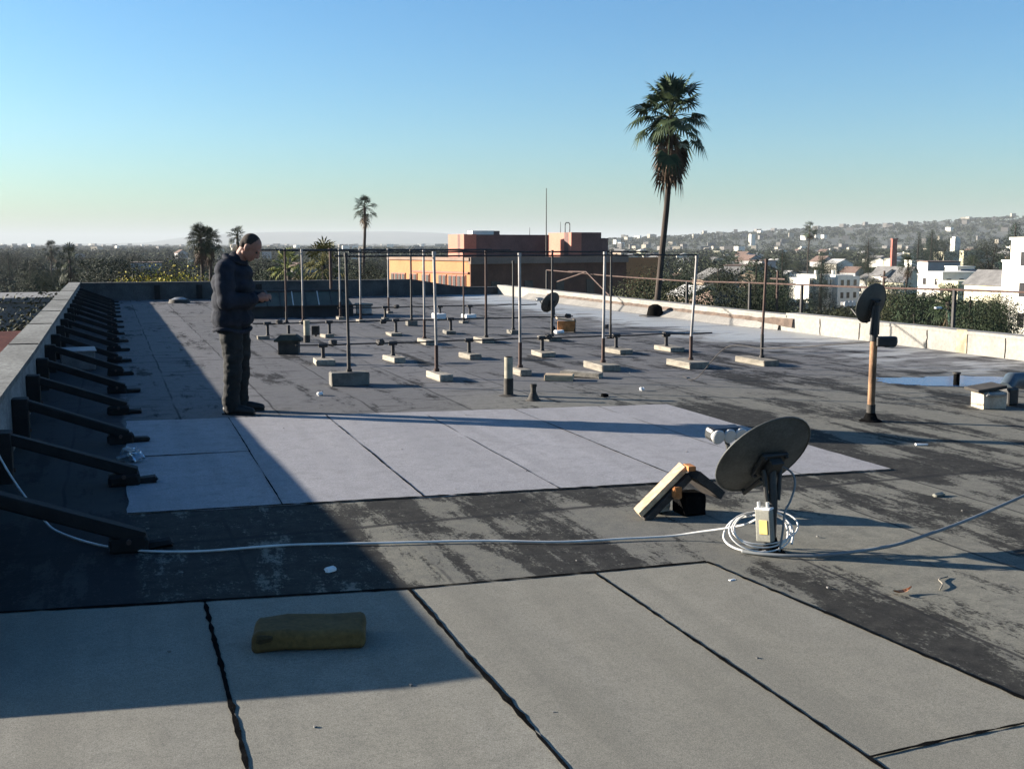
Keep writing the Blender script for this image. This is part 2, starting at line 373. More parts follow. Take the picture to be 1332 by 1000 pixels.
def plastic_clear():
    m, t, b = material('clear_film'); b.inputs['Base Color'].default_value = (0.40, 0.46, 0.52, 1)
    b.inputs['Roughness'].default_value = 0.12; b.inputs['Transmission Weight'].default_value = 0.6
    n = t.noise(t.coord(), 30, 3); t.put(b.inputs['Normal'], t.bump(n, 0.6, 0.01)); return m
M['film'] = plastic_clear()
def water():
    m, t, b = material('sky_blue_water'); b.inputs['Base Color'].default_value = (0.032, 0.075, 0.17, 1)  # blue of the reflected sky put into the base colour
    b.inputs['Roughness'].default_value = 0.22; b.inputs['Specular IOR Level'].default_value = 0.3
    n = t.noise(t.coord((1, 1, 1)), 5, 2); t.put(b.inputs['Normal'], t.bump(n, 0.015, 0.01)); return m
M['water'] = water()

# ------------------------------------------------------------------ the roof we stand on
XL, XR, YF = -0.757, 12.0, 33.9        # inner faces of the left, right and far parapets
mb = MB(); mb.box((5.62, 9.0, -7.5), (13.4, 52.0, 15.0))
kind(mb.build('roof_deck', M['deck']))

def wobble(a, b, step=0.12, amp=0.012, seed=0):
    a, b = Vector(a), Vector(b); L = (b - a).length; n = max(2, int(L / step)); nn = Vector((-(b - a).y, (b - a).x)) / L
    return [tuple(a.lerp(b, k / n) + nn * amp * (mnoise.noise(Vector((k * 0.35, seed, 0))) * 1.6) * (0 < k < n)) for k in range(n)]
def sheet(name, corners, z0, z1, m, amp=0.015, seed=0):
    poly = []
    for k in range(len(corners)): poly += wobble(corners[k], corners[(k + 1) % len(corners)], 0.12, amp, seed + k * 7)
    mb = MB(); mb.prism(poly, z0, z1); return mb, poly
def ribbon(mb, a, b, wdt, z, mi, seed=0, rough=0.4, gap=0.0):
    a, b = Vector(a), Vector(b); L = (b - a).length; n = max(3, int(L / 0.035)); d = (b - a) / L; q = Vector((-d.y, d.x)); vs = []
    for k in range(n + 1):
        c = a.lerp(b, k / n) + q * (0.006 * mnoise.noise(Vector((k * 0.06, seed, 3))) + 0.003 * mnoise.noise(Vector((k * 0.9, seed, 7))))
        ww = wdt * (1 + rough * mnoise.noise(Vector((k * 0.5, seed, 9))) + 0.5 * mnoise.noise(Vector((k * 0.07, seed, 5))))
        if gap: ww *= max(0.06, min(1, 0.5 + 2.4 * (mnoise.noise(Vector((k * 0.055, seed, 11))) - gap)))
        vs += [(*(c + q * ww / 2), z), (*(c - q * ww / 2), z)]
    mb.add(vs, [(2 * k, 2 * k + 1, 2 * k + 3, 2 * k + 2) for k in range(n)], mi)

# pale lavender sheets in front of the man
P1, P2, P3, P4 = (0.10, 10.57), (5.30, 9.80), (5.28, 6.33), (0.05, 6.86)
mb, _ = sheet('pale', [P4, P3, P2, P1], 0.0005, 0.005, M['sheet_pale'], 0.02, 3)
def lerp2(a, b, k): return (a[0] + (b[0] - a[0]) * k, a[1] + (b[1] - a[1]) * k)
for k, wd in ((0.175, .008), (0.345, .011), (0.52, .007), (0.695, .009), (0.86, .006)):
    ribbon(mb, lerp2(P4, P3, k), lerp2(P1, P2, k), wd, 0.0085, 1, k * 50, 0.9, -.26)
ribbon(mb, (0.12, 8.72), (1.0, 8.66), 0.018, 0.0086, 1, 4, 0.9)
ribbon(mb, P4, P3, 0.022, 0.0082, 1, 21, 1.3)
kind(mb.build('roof_patch', [M['sheet_pale'], M['tar']]))
# warm grey sheets nearest us, joined with thick tar lines
W1, W2, W3, W4, W5 = (-0.72, 5.19), (1.29, 4.86), (2.82, 4.76), (3.02, 2.83), (3.02, -2.0)
mb, _ = sheet('warm', [(-0.72, -2.0), W5, W4, W3, W2, W1], 0.0005, 0.005, M['sheet_warm'], 0.012, 9)
ribbon(mb, (0.35, 5.01), (0.31, -1.5), 0.017, 0.0087, 1, 1, 1.0)
ribbon(mb, (1.27, 4.87), (1.28, -1.5), 0.018, 0.0087, 1, 2, 1.0)
ribbon(mb, (2.20, 4.80), (2.19, -1.5), 0.014, 0.0087, 1, 5, 1.0)
ribbon(mb, (2.19, 2.69), (3.02, 2.72), 0.013, 0.0090, 1, 8, 1.0)
ribbon(mb, W1, W2, 0.026, 0.0083, 1, 11, 1.0); ribbon(mb, W2, W3, 0.022, 0.0084, 1, 12, 0.9); ribbon(mb, W3, W4, 0.016, 0.0085, 1, 13, 1.2)
kind(mb.build('roof_patch', [M['sheet_warm'], M['tar']]))

# standing water by the right-hand parapet
pud = []
for k in range(90):
    a = 2 * math.pi * k / 90; r_ = 1 + 0.35 * mnoise.noise(Vector((math.cos(a) * 1.3, math.sin(a) * 1.3, 4))) + 0.28 * mnoise.noise(Vector((math.cos(a) * 5, math.sin(a) * 5, 2)))
    pud.append((9.55 + 0.98 * r_ * math.cos(a), 10.25 + 0.50 * r_ * math.sin(a) - 0.55 * (r_ * math.cos(a)) * 0.55))
mb = MB(); mb.prism(pud, 0.0005, 0.004); kind(mb.build('puddle', M['water']))

# ------------------------------------------------------------------ parapets
def run_wall(name, label, prof, z_low, thick_in, thick_out, m, mcap, along='Y', cap_h=0.05):
    """a wall along Y (or X): prof = [(s, top)], body plus a coping that follows the top"""
    t = thing(name, label, 'parapet')
    def P(s, a, z): return (a, s, z) if along == 'Y' else (s, a, z)
    def strip(mb, lo_in, lo_out, zlo, zhi):
        vs = []; n = len(prof)
        for s, top in prof:
            a, b_ = zlo(top), zhi(top)
            vs += [P(s, lo_in, a), P(s, lo_in, b_), P(s, lo_out, b_), P(s, lo_out, a)]
        fs = []
        for k in range(n - 1):
            for j in range(4): fs.append((4 * k + j, 4 * k + (j + 1) % 4, 4 * k + 4 + (j + 1) % 4, 4 * k + 4 + j))
        fs += [(0, 1, 2, 3), tuple(4 * (n - 1) + j for j in (3, 2, 1, 0))]
        mb.add(vs, fs)
    mb = MB(); strip(mb, thick_in, thick_out, lambda t_: z_low, lambda t_: max(t_ - cap_h, z_low + 0.005)); mb.build('wall_body', m, t)
    e = 0.012 if thick_out > thick_in else -0.012
    mb = MB(); strip(mb, thick_in - e, thick_out + e, lambda t_: max(t_ - cap_h, z_low + 0.005) + 0.002, lambda t_: max(t_, z_low + 0.01)); mb.build('coping', mcap, t)
    return t
def wavy(s0, s1, z, amp=0.012, step=0.6, seed=0):
    n = int(abs(s1 - s0) / step); return [(s0 + (s1 - s0) * k / n, z + amp * mnoise.noise(Vector((k * 0.7, seed, 0)))) for k in range(n + 1)]
lw = run_wall('parapet_wall', 'low grey plastered parapet braced by a row of black struts, a worn pale coping along its top',
              [(4.10, 0.02), (5.10, 0.585)] + [(y_, z_ + 0.055 * max(0, 1 - (y_ - 5) / 7)) for y_, z_ in wavy(5.3, YF + 0.3, 0.53, 0.006, 0.6, 2)], 0.0, XL, XL - 0.29, M['stucco'], M['cap'])
# joints in the coping
mb = MB()
for y in (8.2, 10.6, 13.1, 16.4, 19.5, 23.5, 28.0):
    mb.box((XL - 0.145, y, 0.5325), (0.30, 0.025, 0.012))
mb.build('coping_joint', M['tar'], lw)
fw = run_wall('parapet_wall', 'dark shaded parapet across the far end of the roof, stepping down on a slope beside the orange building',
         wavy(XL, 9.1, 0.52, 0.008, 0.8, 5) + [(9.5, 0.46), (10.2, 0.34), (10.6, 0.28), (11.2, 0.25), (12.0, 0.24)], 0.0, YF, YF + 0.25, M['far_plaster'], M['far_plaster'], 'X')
mb = MB()
for x in (1.35, 2.55, 4.3): mb.box((x, YF - 0.03, 0.22), (0.16, 0.055, 0.42))
mb.build('pilaster', M['brace'], fw)
rw = run_wall('parapet_wall', 'sunlit white parapet along the right edge of the roof with vertical cracks',
              wavy(-6, 17.55, 0.34, 0.010, 0.5, 8), 0.0, XR, XR + 0.25, M['white_wall'], M['white_wall'])
mb = MB()
for y in (10.3, 12.15, 13.75, 15.4, 16.5):
    pts = [(XR - 0.004, y + 0.02 * mnoise.noise(Vector((k * 0.8, y, 0))), 0.005 + k * 0.056) for k in range(7)]
    mb.tube(pts, [0.006 + 0.012 * abs(mnoise.noise(Vector((k, y, 3)))) for k in range(7)], 5)
mb.build('crack', M['vent_rust'], rw)
mb = MB(); mb.rbox((XR - 0.005, 13.0, 0.18), (0.015, 0.22, 0.35), 0.004); mb.build('rust_stain_patch', mat('stained_plaster', (0.33, 0.27, 0.18), 0.9, 0.4, 6), rw)
fr_ = run_wall('parapet_wall', 'lower far stretch of the white right parapet with a ragged torn flashing and a sloping white cant',
               wavy(17.55, YF, 0.30, 0.008, 0.5, 12), 0.0, XR, XR + 0.25, M['white_wall'], M['white_wall'])
# torn flashing: ragged brown strip, then the white cant below it
mb = MB(); n = 90; vs = []
for k in range(n + 1):
    y = 17.3 + (29.5 - 17.3) * k / n; a = 0.165 + 0.016 * mnoise.noise(Vector((k * 0.35, 2, 0))); h2 = 0.035 + 0.018 * mnoise.noise(Vector((k * 0.5, 6, 0))) + 0.05 * max(0, 1 - k / 10)
    vs += [(XR - 0.026, y, a + h2), (XR - 0.055, y, a - h2)]
mb.add(vs, [(2 * k, 2 * k + 1, 2 * k + 3, 2 * k + 2) for k in range(n)]); mb.build('torn_flashing', mat('torn_felt', (0.10, 0.072, 0.055), 0.9, 0.4, 5, bump=0.6), fr_)
mb = MB(); vs = []
for k in range(n + 1):
    y = 17.75 + (31.0 - 17.75) * k / n; z = 0.155 + 0.012 * mnoise.noise(Vector((k * 0.3, 8, 0))); b_ = 0.26 + 0.05 * mnoise.noise(Vector((k * 0.2, 4, 0)))
    b_ *= min(1, k / 12)
    vs += [(XR - 0.002, y, z), (XR - 0.03 - b_ * 0.25, y, z * 0.75), (XR - 0.06 - b_, y, 0.004)]
mb.add(vs, [(3 * k + j, 3 * k + 1 + j, 3 * k + 4 + j, 3 * k + 3 + j) for k in range(n) for j in (0, 1)]); mb.build('cant_strip', M['white_wall'], fr_)

# struts bracing the left parapet
ORD = ['', 'second', 'third', 'fourth', 'fifth', 'sixth', 'seventh', 'eighth', 'ninth', 'tenth', 'eleventh', 'twelfth', 'thirteenth', 'fourteenth', 'fifteenth', 'sixteenth']
def brace_parts(t, k):
    j = lambda s: rnd.uniform(-s, s)
    mb = MB(); mb.rbox((0.06, 0, 0.24), (0.12, 0.16 + j(.02), 0.34), 0.01, jitter=0.004); mb.build('wall_plate', M['brace'], t)
    mb = MB(); a = Vector((0.10, 0, 0.36)); b_ = Vector((0.86 + j(.03), j(.03), 0.075 + j(.01))); d = b_ - a
    rot = d.to_track_quat('X', 'Z').to_matrix()
    mb.rbox((a + b_) / 2, (d.length, 0.088, 0.074), 0.010, rot=rot, jitter=0.003); mb.build('strut', M['brace'], t)
    mb = MB(); mb.rbox((0.80, 0.0, 0.042), (0.20, 0.15 + j(.03), 0.085), 0.02, jitter=0.008)
    mb.rbox((0.92, 0.01, 0.022), (0.20 + j(.05), 0.11 + j(.03), 0.04), 0.02, jitter=0.008); mb.build('tarred_foot', M['brace'], t)
    for p_, q_ in (((.118, 0, .15), (.135, 0, .15)), ((.118, 0, .33), (.135, 0, .33)), ((.80, -.085, .07), (.80, -.108, .07))):
        mb = MB(); mb.tube([p_, q_], .014, 8); mb.build('bolt_head', M['pole_brown'], t)
for k in range(17):
    y = 6.05 + k * 1.66 + rnd.uniform(-.06, .06)
    lab = ('thick black tarred strut nearest us bracing the left parapet, white cable passing beneath its foot' if k == 0 else
           'farthest black strut of the left parapet, by the corner of the far wall' if k == 16 else
           f'black tarred strut of the left parapet, {ORD[k]} along the row from the near end')
    t = thing('wall_brace', lab, 'strut', (XL, y, 0), 0, 'black struts bracing the left parapet'); brace_parts(t, k)

# ------------------------------------------------------------------ collector frames: tall pipes, short stubs, rails
def pole(x, y, z0, h, style, label, blk=None, lean=0.0, r=0.018, rz=0.0):
    """blk = (sx, sy, sz, dark)"""
    t = thing('pipe_pole', label, 'pole', (x, y, 0), rz, 'tall poles standing on the roof')
    zb = z0
    if blk:
        mb = MB(); mb.rbox((blk[4] if len(blk) > 4 else 0, blk[5] if len(blk) > 5 else 0, blk[2] / 2), blk[:3], 0.012, rnd.uniform(-.06, .06), jitter=0.004)
        mb.build('base_block', M['block_dark'] if blk[3] else M['block'], t); zb = blk[2]
    else:
        mb = MB(); mb.cyl((0, 0, 0), 0.075, 0.018, 14, 0, 0.05); mb.build('base_flange', M['tar'], t); zb = 0.018
    mt = {'grey': M['pole_grey'], 'brown': M['pole_brown'], 'dark': M['pole_dark']}[style]
    ls = 0.30 if blk else 0.2
    mb = MB(); mb.tube([(0, 0, zb + ls), (lean * 0.5, 0, h * 0.6), (lean, 0, h)], r, 10); o = mb.build('pipe', mt, t, smooth=True); autosmooth(o)
    mb = MB(); mb.cyl((0, 0, zb), r * 1.28, ls + 0.02, 10); mb.cyl((0, 0, zb), r * 2.0, 0.035, 10); o = mb.build('lower_sleeve', M['pole_dark'] if style != 'grey' else M['pole_brown'], t); autosmooth(o)
    mb = MB(); mb.cyl((lean, 0, h - 0.02), r * 1.35, 0.045, 10); o = mb.build('top_coupling', mt, t); autosmooth(o)
    return t
B = (0.20, 0.62, 0.085, 0)
pole(2.58, 12.46, 0, 1.50, 'dark', 'dark pole on a wide dark block set crosswise, leftmost of the front row', (0.44, 0.20, 0.155, 1), lean=-0.01)
pole(3.72, 12.75, 0, 1.51, 'grey', 'grey pole with a sunlit timber block, just right of the pole on the dark block', (0.17, 0.55, 0.085, 0, 0, -.12), lean=-0.02)
pole(4.83, 12.80, 0, 1.49, 'grey', 'grey pole rising behind the tallest stub vent pipe', (0.15, 0.42, 0.08, 0, -.02, -.05), lean=-0.01)
pole(6.05, 12.95, 0, 1.50, 'grey', 'grey pole with a broad pale block behind the loose planks', (0.26, 0.62, 0.085, 0, -.03, -.02), lean=0.01)
pole(7.28, 12.82, 0, 1.46, 'grey', 'bright grey pole leaning slightly right, on a long pale block', (0.30, 0.62, 0.085, 0, -.05, 0), lean=0.06)
pole(8.36, 12.78, 0, 1.40, 'brown', 'brown and grey pole at the right end of the front row', (0.24, 0.70, 0.08, 0, -.08, 0), lean=0.03)
pole(4.86, 17.35, 0, 1.50, 'grey', 'slim grey pole just left of the grey pole on a sunlit block, farther back', (0.16, 0.60, 0.08, 0, 0, -.1), r=0.018)
pole(5.90, 17.25, 0, 1.49, 'brown', 'slim brown pole before the corner of the orange building', (0.22, 0.50, 0.08, 0, -.04, 0), r=0.02)
pole(7.05, 17.15, 0, 1.50, 'dark', 'thin dark pole crossing the middle of a satellite dish', (0.24, 0.5, 0.07, 1, -.05, 0), r=0.018)
pole(8.17, 17.20, 0, 1.49, 'dark', 'thin black pole right of the pole with a broad pale block, before the white parapet', None, r=0.018)
pole(6.92, 18.70, 0, 1.30, 'dark', 'short dark pole just left of the pole behind the vent pipe', (0.16, 0.3, 0.07, 1), r=0.018)
pole(3.45, 22.9, 0, 1.50, 'brown', 'brown pole standing before the middle of the skylight', None, r=0.019)
pole(3.72, 22.45, 0, 1.50, 'grey', 'light grey pole crossing the skylight panes above the short pale stack', (0.14, 0.22, 0.06, 1), r=0.018)
pole(4.95, 22.6, 0, 1.50, 'grey', 'light grey pole close to the right of the darkest front pole', (0.14, 0.3, 0.06, 0), r=0.019)
pole(4.72, 23.6, 0, 1.50, 'grey', 'pale grey pole seen just behind the leftmost front pole', (0.14, 0.3, 0.06, 0), r=0.018)
pole(5.70, 21.3, 0, 1.50, 'dark', 'dark pole in front of the orange building windows on a rough dark foot', (0.2, 0.25, 0.10, 1), r=0.019)
pole(6.90, 21.6, 0, 1.45, 'brown', 'thin brown pole at the right end of the lit orange wall', (0.14, 0.25, 0.05, 1), r=0.016)
pole(6.24, 25.4, 0, 1.50, 'grey', 'faint grey pole at the left end of the orange building', (0.12, 0.3, 0.05, 1), r=0.018)
pole(3.18, 27.6, 0, 1.48, 'grey', 'faint light pole behind the skylight, just right of the man', None, r=0.02)
pole(5.45, 28.4, 0, 1.50, 'brown', 'rusty brown pole in the farthest row, near the dark wall', None, r=0.04)

def rail(name, label, pts, r, m, lumps=(), cat='pipe', group=None):
    t = thing(name, label, cat, (0, 0, 0), 0, group)
    mb = MB(); mb.tube(pts, r, 8); o = mb.build('pipe_run', m, t, smooth=True); autosmooth(o)
    for p in lumps:
        mb = MB(); mb.rbox(p, (0.11, 0.09, 0.085), 0.025, rnd.uniform(0, 1), jitter=0.006); mb.build('pipe_clamp', M['pole_dark'], t)
    return t
def sag(x0, x1, y, z, s=0.012, n=14, dy=0.0): return [(x0 + (x1 - x0) * k / n, y + dy * k / n, z - s * abs(math.sin(k * 1.3))) for k in range(n + 1)]
TOPR = 'dark top rails joining the tall poles'
rail('top_rail', 'dark pipe along the tops of the front row of tall poles', sag(2.50, 7.33, 12.80, 1.485, .006), 0.010, M['pole_dark'], group=TOPR)
rail('top_rail', 'dark pipe along the tops of the second row of tall poles', sag(3.6, 8.9, 17.25, 1.50, .008), 0.013, M['pole_dark'], group=TOPR)
rail('top_rail', 'dark pipe along the pole tops right behind the skylight pole', sag(3.3, 8.3, 22.6, 1.50, .008), 0.015, M['pole_dark'], group=TOPR)
rail('top_rail', 'dark pipe along the farthest pole tops, starting by the head of the man', sag(3.1, 9.6, 27.6, 1.49, .01), 0.020, M['pole_dark'], group=TOPR)
LOWR = 'low pipes running on short stubs'
rail('low_pipe', 'low dark pipe on stubs running right from the hooded vent, nearest of the low pipes', sag(2.35, 8.8, 14.85, 0.265, .014), 0.0105, M['pole_dark'],
     [(2.86, 14.85, .285), (3.52, 14.85, .27), (6.05, 14.85, .275), (8.0, 14.87, .25)], group=LOWR)
rail('low_pipe', 'low dark pipe on stubs behind the short pale stack', sag(2.3, 8.3, 19.15, 0.27, .016), 0.012, M['pole_dark'],
     [(2.75, 19.1, .29), (4.6, 19.15, .25), (8.2, 19.15, .27), (9.0, 19.15, .05)], group=LOWR)
rail('low_pipe', 'farthest low dark pipe, passing the right end of the skylight', sag(4.6, 9.2, 23.3, 0.27, .016), 0.013, M['pole_dark'], [(5.9, 23.3, .27)], group=LOWR)

def stub(x, y, h, label, blk=None, tee=True, style='dark', r=0.026):
    t = thing('pipe_stub', label, 'pipe support', (x, y, 0), rnd.uniform(-.05, .05), 'short stubs carrying the low pipes')
    zb = 0
    if blk:
        mb = MB(); mb.rbox((blk[3], blk[4], blk[2] / 2), blk[:3], 0.012, rnd.uniform(-.1, .1), jitter=0.005); mb.build('base_block', blk[5] if len(blk) > 5 else M['block'], t); zb = blk[2]
    mb = MB(); mb.cyl((0, 0, zb), r * 1.5, 0.03, 10, 0, r); mb.cyl((0, 0, zb), r, h - zb, 10); o = mb.build('riser', M['pole_dark'], t); autosmooth(o)
    if tee: mb = MB(); mb.tube([(-.06, 0, h + .0), (.06, 0, h + .0)], r * 1.05, 10); o = mb.build('tee_fitting', M['pole_dark'], t); autosmooth(o)
    return t
b1 = (0.17, 0.50, 0.08, 0, -.05)
stub(2.72, 14.85, 0.25, 'stub with a whitish lump of a block, just right of the hooded vent', (0.26, 0.42, 0.075, 0, -.08))
stub(3.70, 14.85, 0.25, 'stub with a pale block halfway between the two leftmost front poles', b1)
stub(4.82, 14.85, 0.26, 'stub with a small bright block to the left of the stub vent pipe', (0.18, 0.44, 0.075, 0, -.04))
stub(5.95, 14.85, 0.26, 'stub with a greyish block behind the loose planks', (0.22, 0.50, 0.07, 0, -.05))
stub(7.15, 14.85, 0.26, 'stub on a long pale block left of the leaning pole', (0.22, 0.55, 0.075, 0, -.05))
stub(8.00, 14.85, 0.25, 'stub hidden behind the leaning pole, its pale block showing at the right', (0.24, 0.55, 0.075, 0.05, 0))
stub(2.55, 19.1, 0.27, 'stub nearest the man on a tiny pale foot', (0.2, 0.2, 0.06, -.08, 0))
stub(2.68, 17.6, 0.34, 'pale-topped stub rising right behind the hooded vent', None, False)
stub(3.62, 19.1, 0.27, 'stub with a whitish foot between the short pale stack and the darkest front pole', (0.16, 0.34, 0.06, -.05, 0))
stub(4.82, 19.1, 0.27, 'stub with a flat grey block behind the stub with a pale block', (0.2, 0.46, 0.055, -.04, 0))
stub(5.85, 19.1, 0.27, 'stub with a dark sided block left of the slim brown pole', (0.18, 0.42, 0.06, -.03, 0, M['block_dark']))
stub(5.62, 23.2, 0.27, 'thin stub with a dark foot beneath the lit orange windows', (0.12, 0.2, 0.05, 0, 0, M['block_dark']))
stub(6.86, 23.2, 0.26, 'stub on a brilliant white block far back, beneath the orange building', (0.22, 0.36, 0.11, -.04, -.05, M['litter_white']))
stub(7.55, 23.2, 0.26, 'stub on a white block beside the brown pole foot', (0.24, 0.3, 0.08, -.04, -.05, M['litter_white']))

# ------------------------------------------------------------------ vents and roof furniture
t = thing('vent_pipe', 'tall pale stub vent pipe with a dark tarred lower half', 'vent pipe', (4.01, 10.98, 0))
mb = MB(); mb.cyl((0, 0, 0.17), 0.046, 0.25, 16); o = mb.build('upper_pipe', mat('pale_vent', (0.27, 0.25, 0.19), 0.8, 0.3, 9), t); autosmooth(o)
mb = MB(); mb.cyl((0, 0, 0.0), 0.052, 0.19, 16); mb.cyl((0, 0, 0.0), 0.11, 0.015, 16, 0, 0.06); o = mb.build('tarred_base', M['vent_rust'], t); autosmooth(o)
mb = MB(); mb.cyl((0, 0, 0.41), 0.040, 0.013, 16); mb.build('opening', M['tar'], t)
t = thing('vent_pipe', 'small dark vent pipe flaring to a wide foot', 'vent pipe', (4.13, 10.55, 0))
mb = MB(); mb.cyl((0, 0, 0.06), 0.030, 0.11, 14); mb.cyl((0, 0, 0.145), 0.036, 0.03, 14); o = mb.build('pipe', M['vent_rust'], t); autosmooth(o)
mb = MB(); mb.cyl((0, 0, 0.0), 0.085, 0.012, 16, 0, 0.075); mb.cyl((0, 0, 0.012), 0.065, 0.075, 16, 0, 0.032); o = mb.build('flashing_cone', M['vent_rust'], t); autosmooth(o)
t = thing('roof_vent', 'squat dark vent box with a wide sloping hood', 'roof vent', (2.50, 16.42, 0), -YAW + .1)
mb = MB(); mb.rbox((0, 0, 0.10), (0.30, 0.28, 0.20), 0.008); mb.build('vent_body', M['vent_rust'], t)
mb = MB()
mb.add([(-.20, -.19, .19), (.20, -.19, .19), (.20, .19, .19), (-.20, .19, .19), (-.20, -.19, .215), (.20, -.19, .215), (.20, .19, .215), (-.20, .19, .215), (-.11, -.10, .29), (.11, -.10, .29), (.11, .10, .29), (-.11, .10, .29)],
       [(3, 2, 1, 0), (0, 1, 5, 4), (1, 2, 6, 5), (2, 3, 7, 6), (3, 0, 4, 7), (4, 5, 9, 8), (5, 6, 10, 9), (6, 7, 11, 10), (7, 4, 8, 11), (8, 9, 10, 11)])
mb.build('hood', mat('mossy_hood', (0.05, 0.045, 0.03), 0.85, 0.4, 8), t)
t = thing('vent_stack', 'short pale round stack in front of the skylight', 'vent pipe', (3.07, 18.2, 0))
mb = MB(); mb.cyl((0, 0, 0.10), 0.05, 0.27, 14); o = mb.build('upper_pipe', mat('cream_vent', (0.32, 0.29, 0.21), 0.8, 0.3, 9), t); autosmooth(o)
mb = MB(); mb.cyl((0, 0, 0), 0.055, 0.12, 14); o = mb.build('tarred_base', M['vent_rust'], t); autosmooth(o)
t = thing('junction_box', 'upright black box beside the short pale stack', 'box', (3.42, 19.35, 0), -YAW)
mb = MB(); mb.rbox((0, 0, 0.11), (0.13, 0.12, 0.16), 0.01); mb.build('box_body', M['vent_rust'], t); mb = MB(); mb.cyl((0, 0, 0), 0.02, 0.05, 8); mb.build('box_leg', M['pole_dark'], t)
# skylight
t = thing('skylight', 'long low skylight with sloping dull panes behind the man', 'skylight', (2.62, 24.6, 0))
L = 2.6
mb = MB(); mb.box((L / 2, 0.55, 0.13), (L, 1.1, 0.26)); mb.build('curb', mat('dark_curb', (0.035, 0.037, 0.04), 0.9, 0.3, 3), t)
mb = MB(); y0, y1, z0, z1 = -0.06, 0.50, 0.262, 0.56
mb.add([(0, y0, z0), (L - .02, y0, z0), (L - .14, y1, z1), (.12, y1, z1), (L - .02, 1.16, z0), (0, 1.16, z0)], [(0, 1, 2, 3), (1, 4, 2), (4, 5, 3, 2), (5, 0, 3), (0, 5, 4, 1)]); gl = mb.build('glass_roof', M['glass'], t)
def slope_pt(x, s): return (x, y0 + (y1 - y0) * s, z0 + (z1 - z0) * s + 0.012)
for k in range(9):
    x = 0.12 + k * (L - 0.3) / 8
    mb = MB(); mb.tube([slope_pt(x - .03, 0), slope_pt(x + .02, 1)], 0.013, 6)
    mb.build('glazing_bar', M['lnb'] if k in (4, 6) else M['pole_dark'], t)
mb = MB(); mb.tube([(.10, y1, z1 + .01), (L - .12, y1, z1 + .01)], 0.035, 8); mb.build('ridge', M['pole_dark'], t)
mb = MB(); mb.rbox((L / 2, -.07, 0.255), (L + .06, 0.06, 0.035), 0.006); mb.build('eave', M['pole_dark'], t)
t = thing('air_vent', 'pale slatted metal vent box at the right end of the skylight', 'roof vent', (5.55, 25.0, 0), -.2)
mb = MB(); mb.rbox((0, 0, 0.12), (0.36, 0.32, 0.20), 0.02); mb.build('vent_body', M['vent_metal'], t)
mb = MB(); mb.rbox((0, 0, 0.24), (0.42, 0.38, 0.05), 0.02); mb.build('lid', M['block'], t)
mb = MB(); mb.rbox((0, 0, 0.011), (0.42, 0.38, 0.02), 0.005); mb.build('foot_flange', M['vent_rust'], t)
# low boxes and rubbish by the walls
t = thing('metal_box', 'grey sheet metal box lying between the struts of the left parapet', 'box', (-0.42, 15.4, 0), 0.05)
mb = MB(); mb.rbox((0, 0, 0.12), (0.42, 0.55, 0.24), 0.015); mb.build('box_body', mat('dull_grey_box', (0.12, 0.115, 0.115), 0.6, 0.3, 5), t); mb = MB(); mb.rbox((0, 0, 0.25), (0.46, 0.59, 0.018), 0.006); mb.build('lid', mat('grey_lid', (0.24, 0.23, 0.235), 0.6, 0.3, 5), t)
t = thing('roof_drain', 'small dark drain hood with a pale lid by the far wall', 'drain', (1.85, 31.9, 0))
mb = MB(); mb.cyl((0, 0, 0), 0.30, 0.10, 14, 0, 0.26); o = mb.build('drain_body', M['vent_rust'], t); autosmooth(o); mb = MB(); mb.cyl((0, 0, 0.10), 0.22, 0.05, 14, 0, 0.12); o = mb.build('lid', M['vent_metal'], t); autosmooth(o)
t = thing('scupper_hood', 'black domed scupper hood on the torn white cant of the right parapet', 'drain hood', (11.66, 22.2, 0))
mb = MB(); mb.cyl((0, 0, 0), 0.20, 0.22, 16, 0, 0.15); mb.cyl((0, 0, 0.22), 0.15, 0.05, 16, 0, 0.06); o = mb.build('hood_shell', M['tar'], t); autosmooth(o); mb = MB(); mb.rbox((-.16, 0, .012), (.3, .42, .02), .006); mb.build('foot_flange', M['vent_rust'], t)
t = thing('vent_box', 'pale square vent box with a crooked dark lid at the edge of the puddle', 'roof vent', (8.22, 8.50, 0), -0.28)
mb = MB(); mb.rbox((0, 0, 0.085), (0.24, 0.26, 0.17), 0.01, jitter=0.004); mb.build('vent_body', mat('pale_masonry', (0.42, 0.35, 0.27), 0.85, 0.3, 8, bump=0.3), t)
mb = MB(); mb.rbox((-.03, 0.02, 0.20), (0.30, 0.30, 0.035), 0.01, rot=Matrix.Rotation(R(-9), 3, 'Y')); mb.build('crooked_lid', M['vent_rust'], t)
mb = MB(); mb.rbox((0.0, -.02, 0.155), (0.20, 0.28, 0.05), 0.02, jitter=0.008); mb.build('collar', M['vent_metal'], t)
t = thing('metal_duct', 'dark bent duct fitting beside the pale vent box', 'duct', (8.55, 8.62, 0), 0.1)
mb = MB(); mb.rbox((0, 0, 0.09), (0.14, 0.22, 0.18), 0.02); mb.build('duct_leg', M['metal_dark'], t); mb = MB(); mb.tube([(0, 0, .17), (.10, .02, .24), (.30, .05, .22)], [0.07, 0.085, 0.09], 12); o = mb.build('duct_elbow', mat('blue_grey_duct', (0.10, 0.13, 0.155), 0.45, 0.3, 6, metal=0.3), t); autosmooth(o)
t = thing('vent_pipe', 'little black pipe standing in the puddle', 'vent pipe', (9.18, 10.0, 0))
mb = MB(); mb.cyl((0, 0, 0), 0.035, 0.14, 12); o = mb.build('pipe', M['tar'], t); autosmooth(o); mb = MB(); mb.cyl((0, 0, .135), 0.045, 0.02, 12); o = mb.build('rim', M['vent_rust'], t); autosmooth(o)
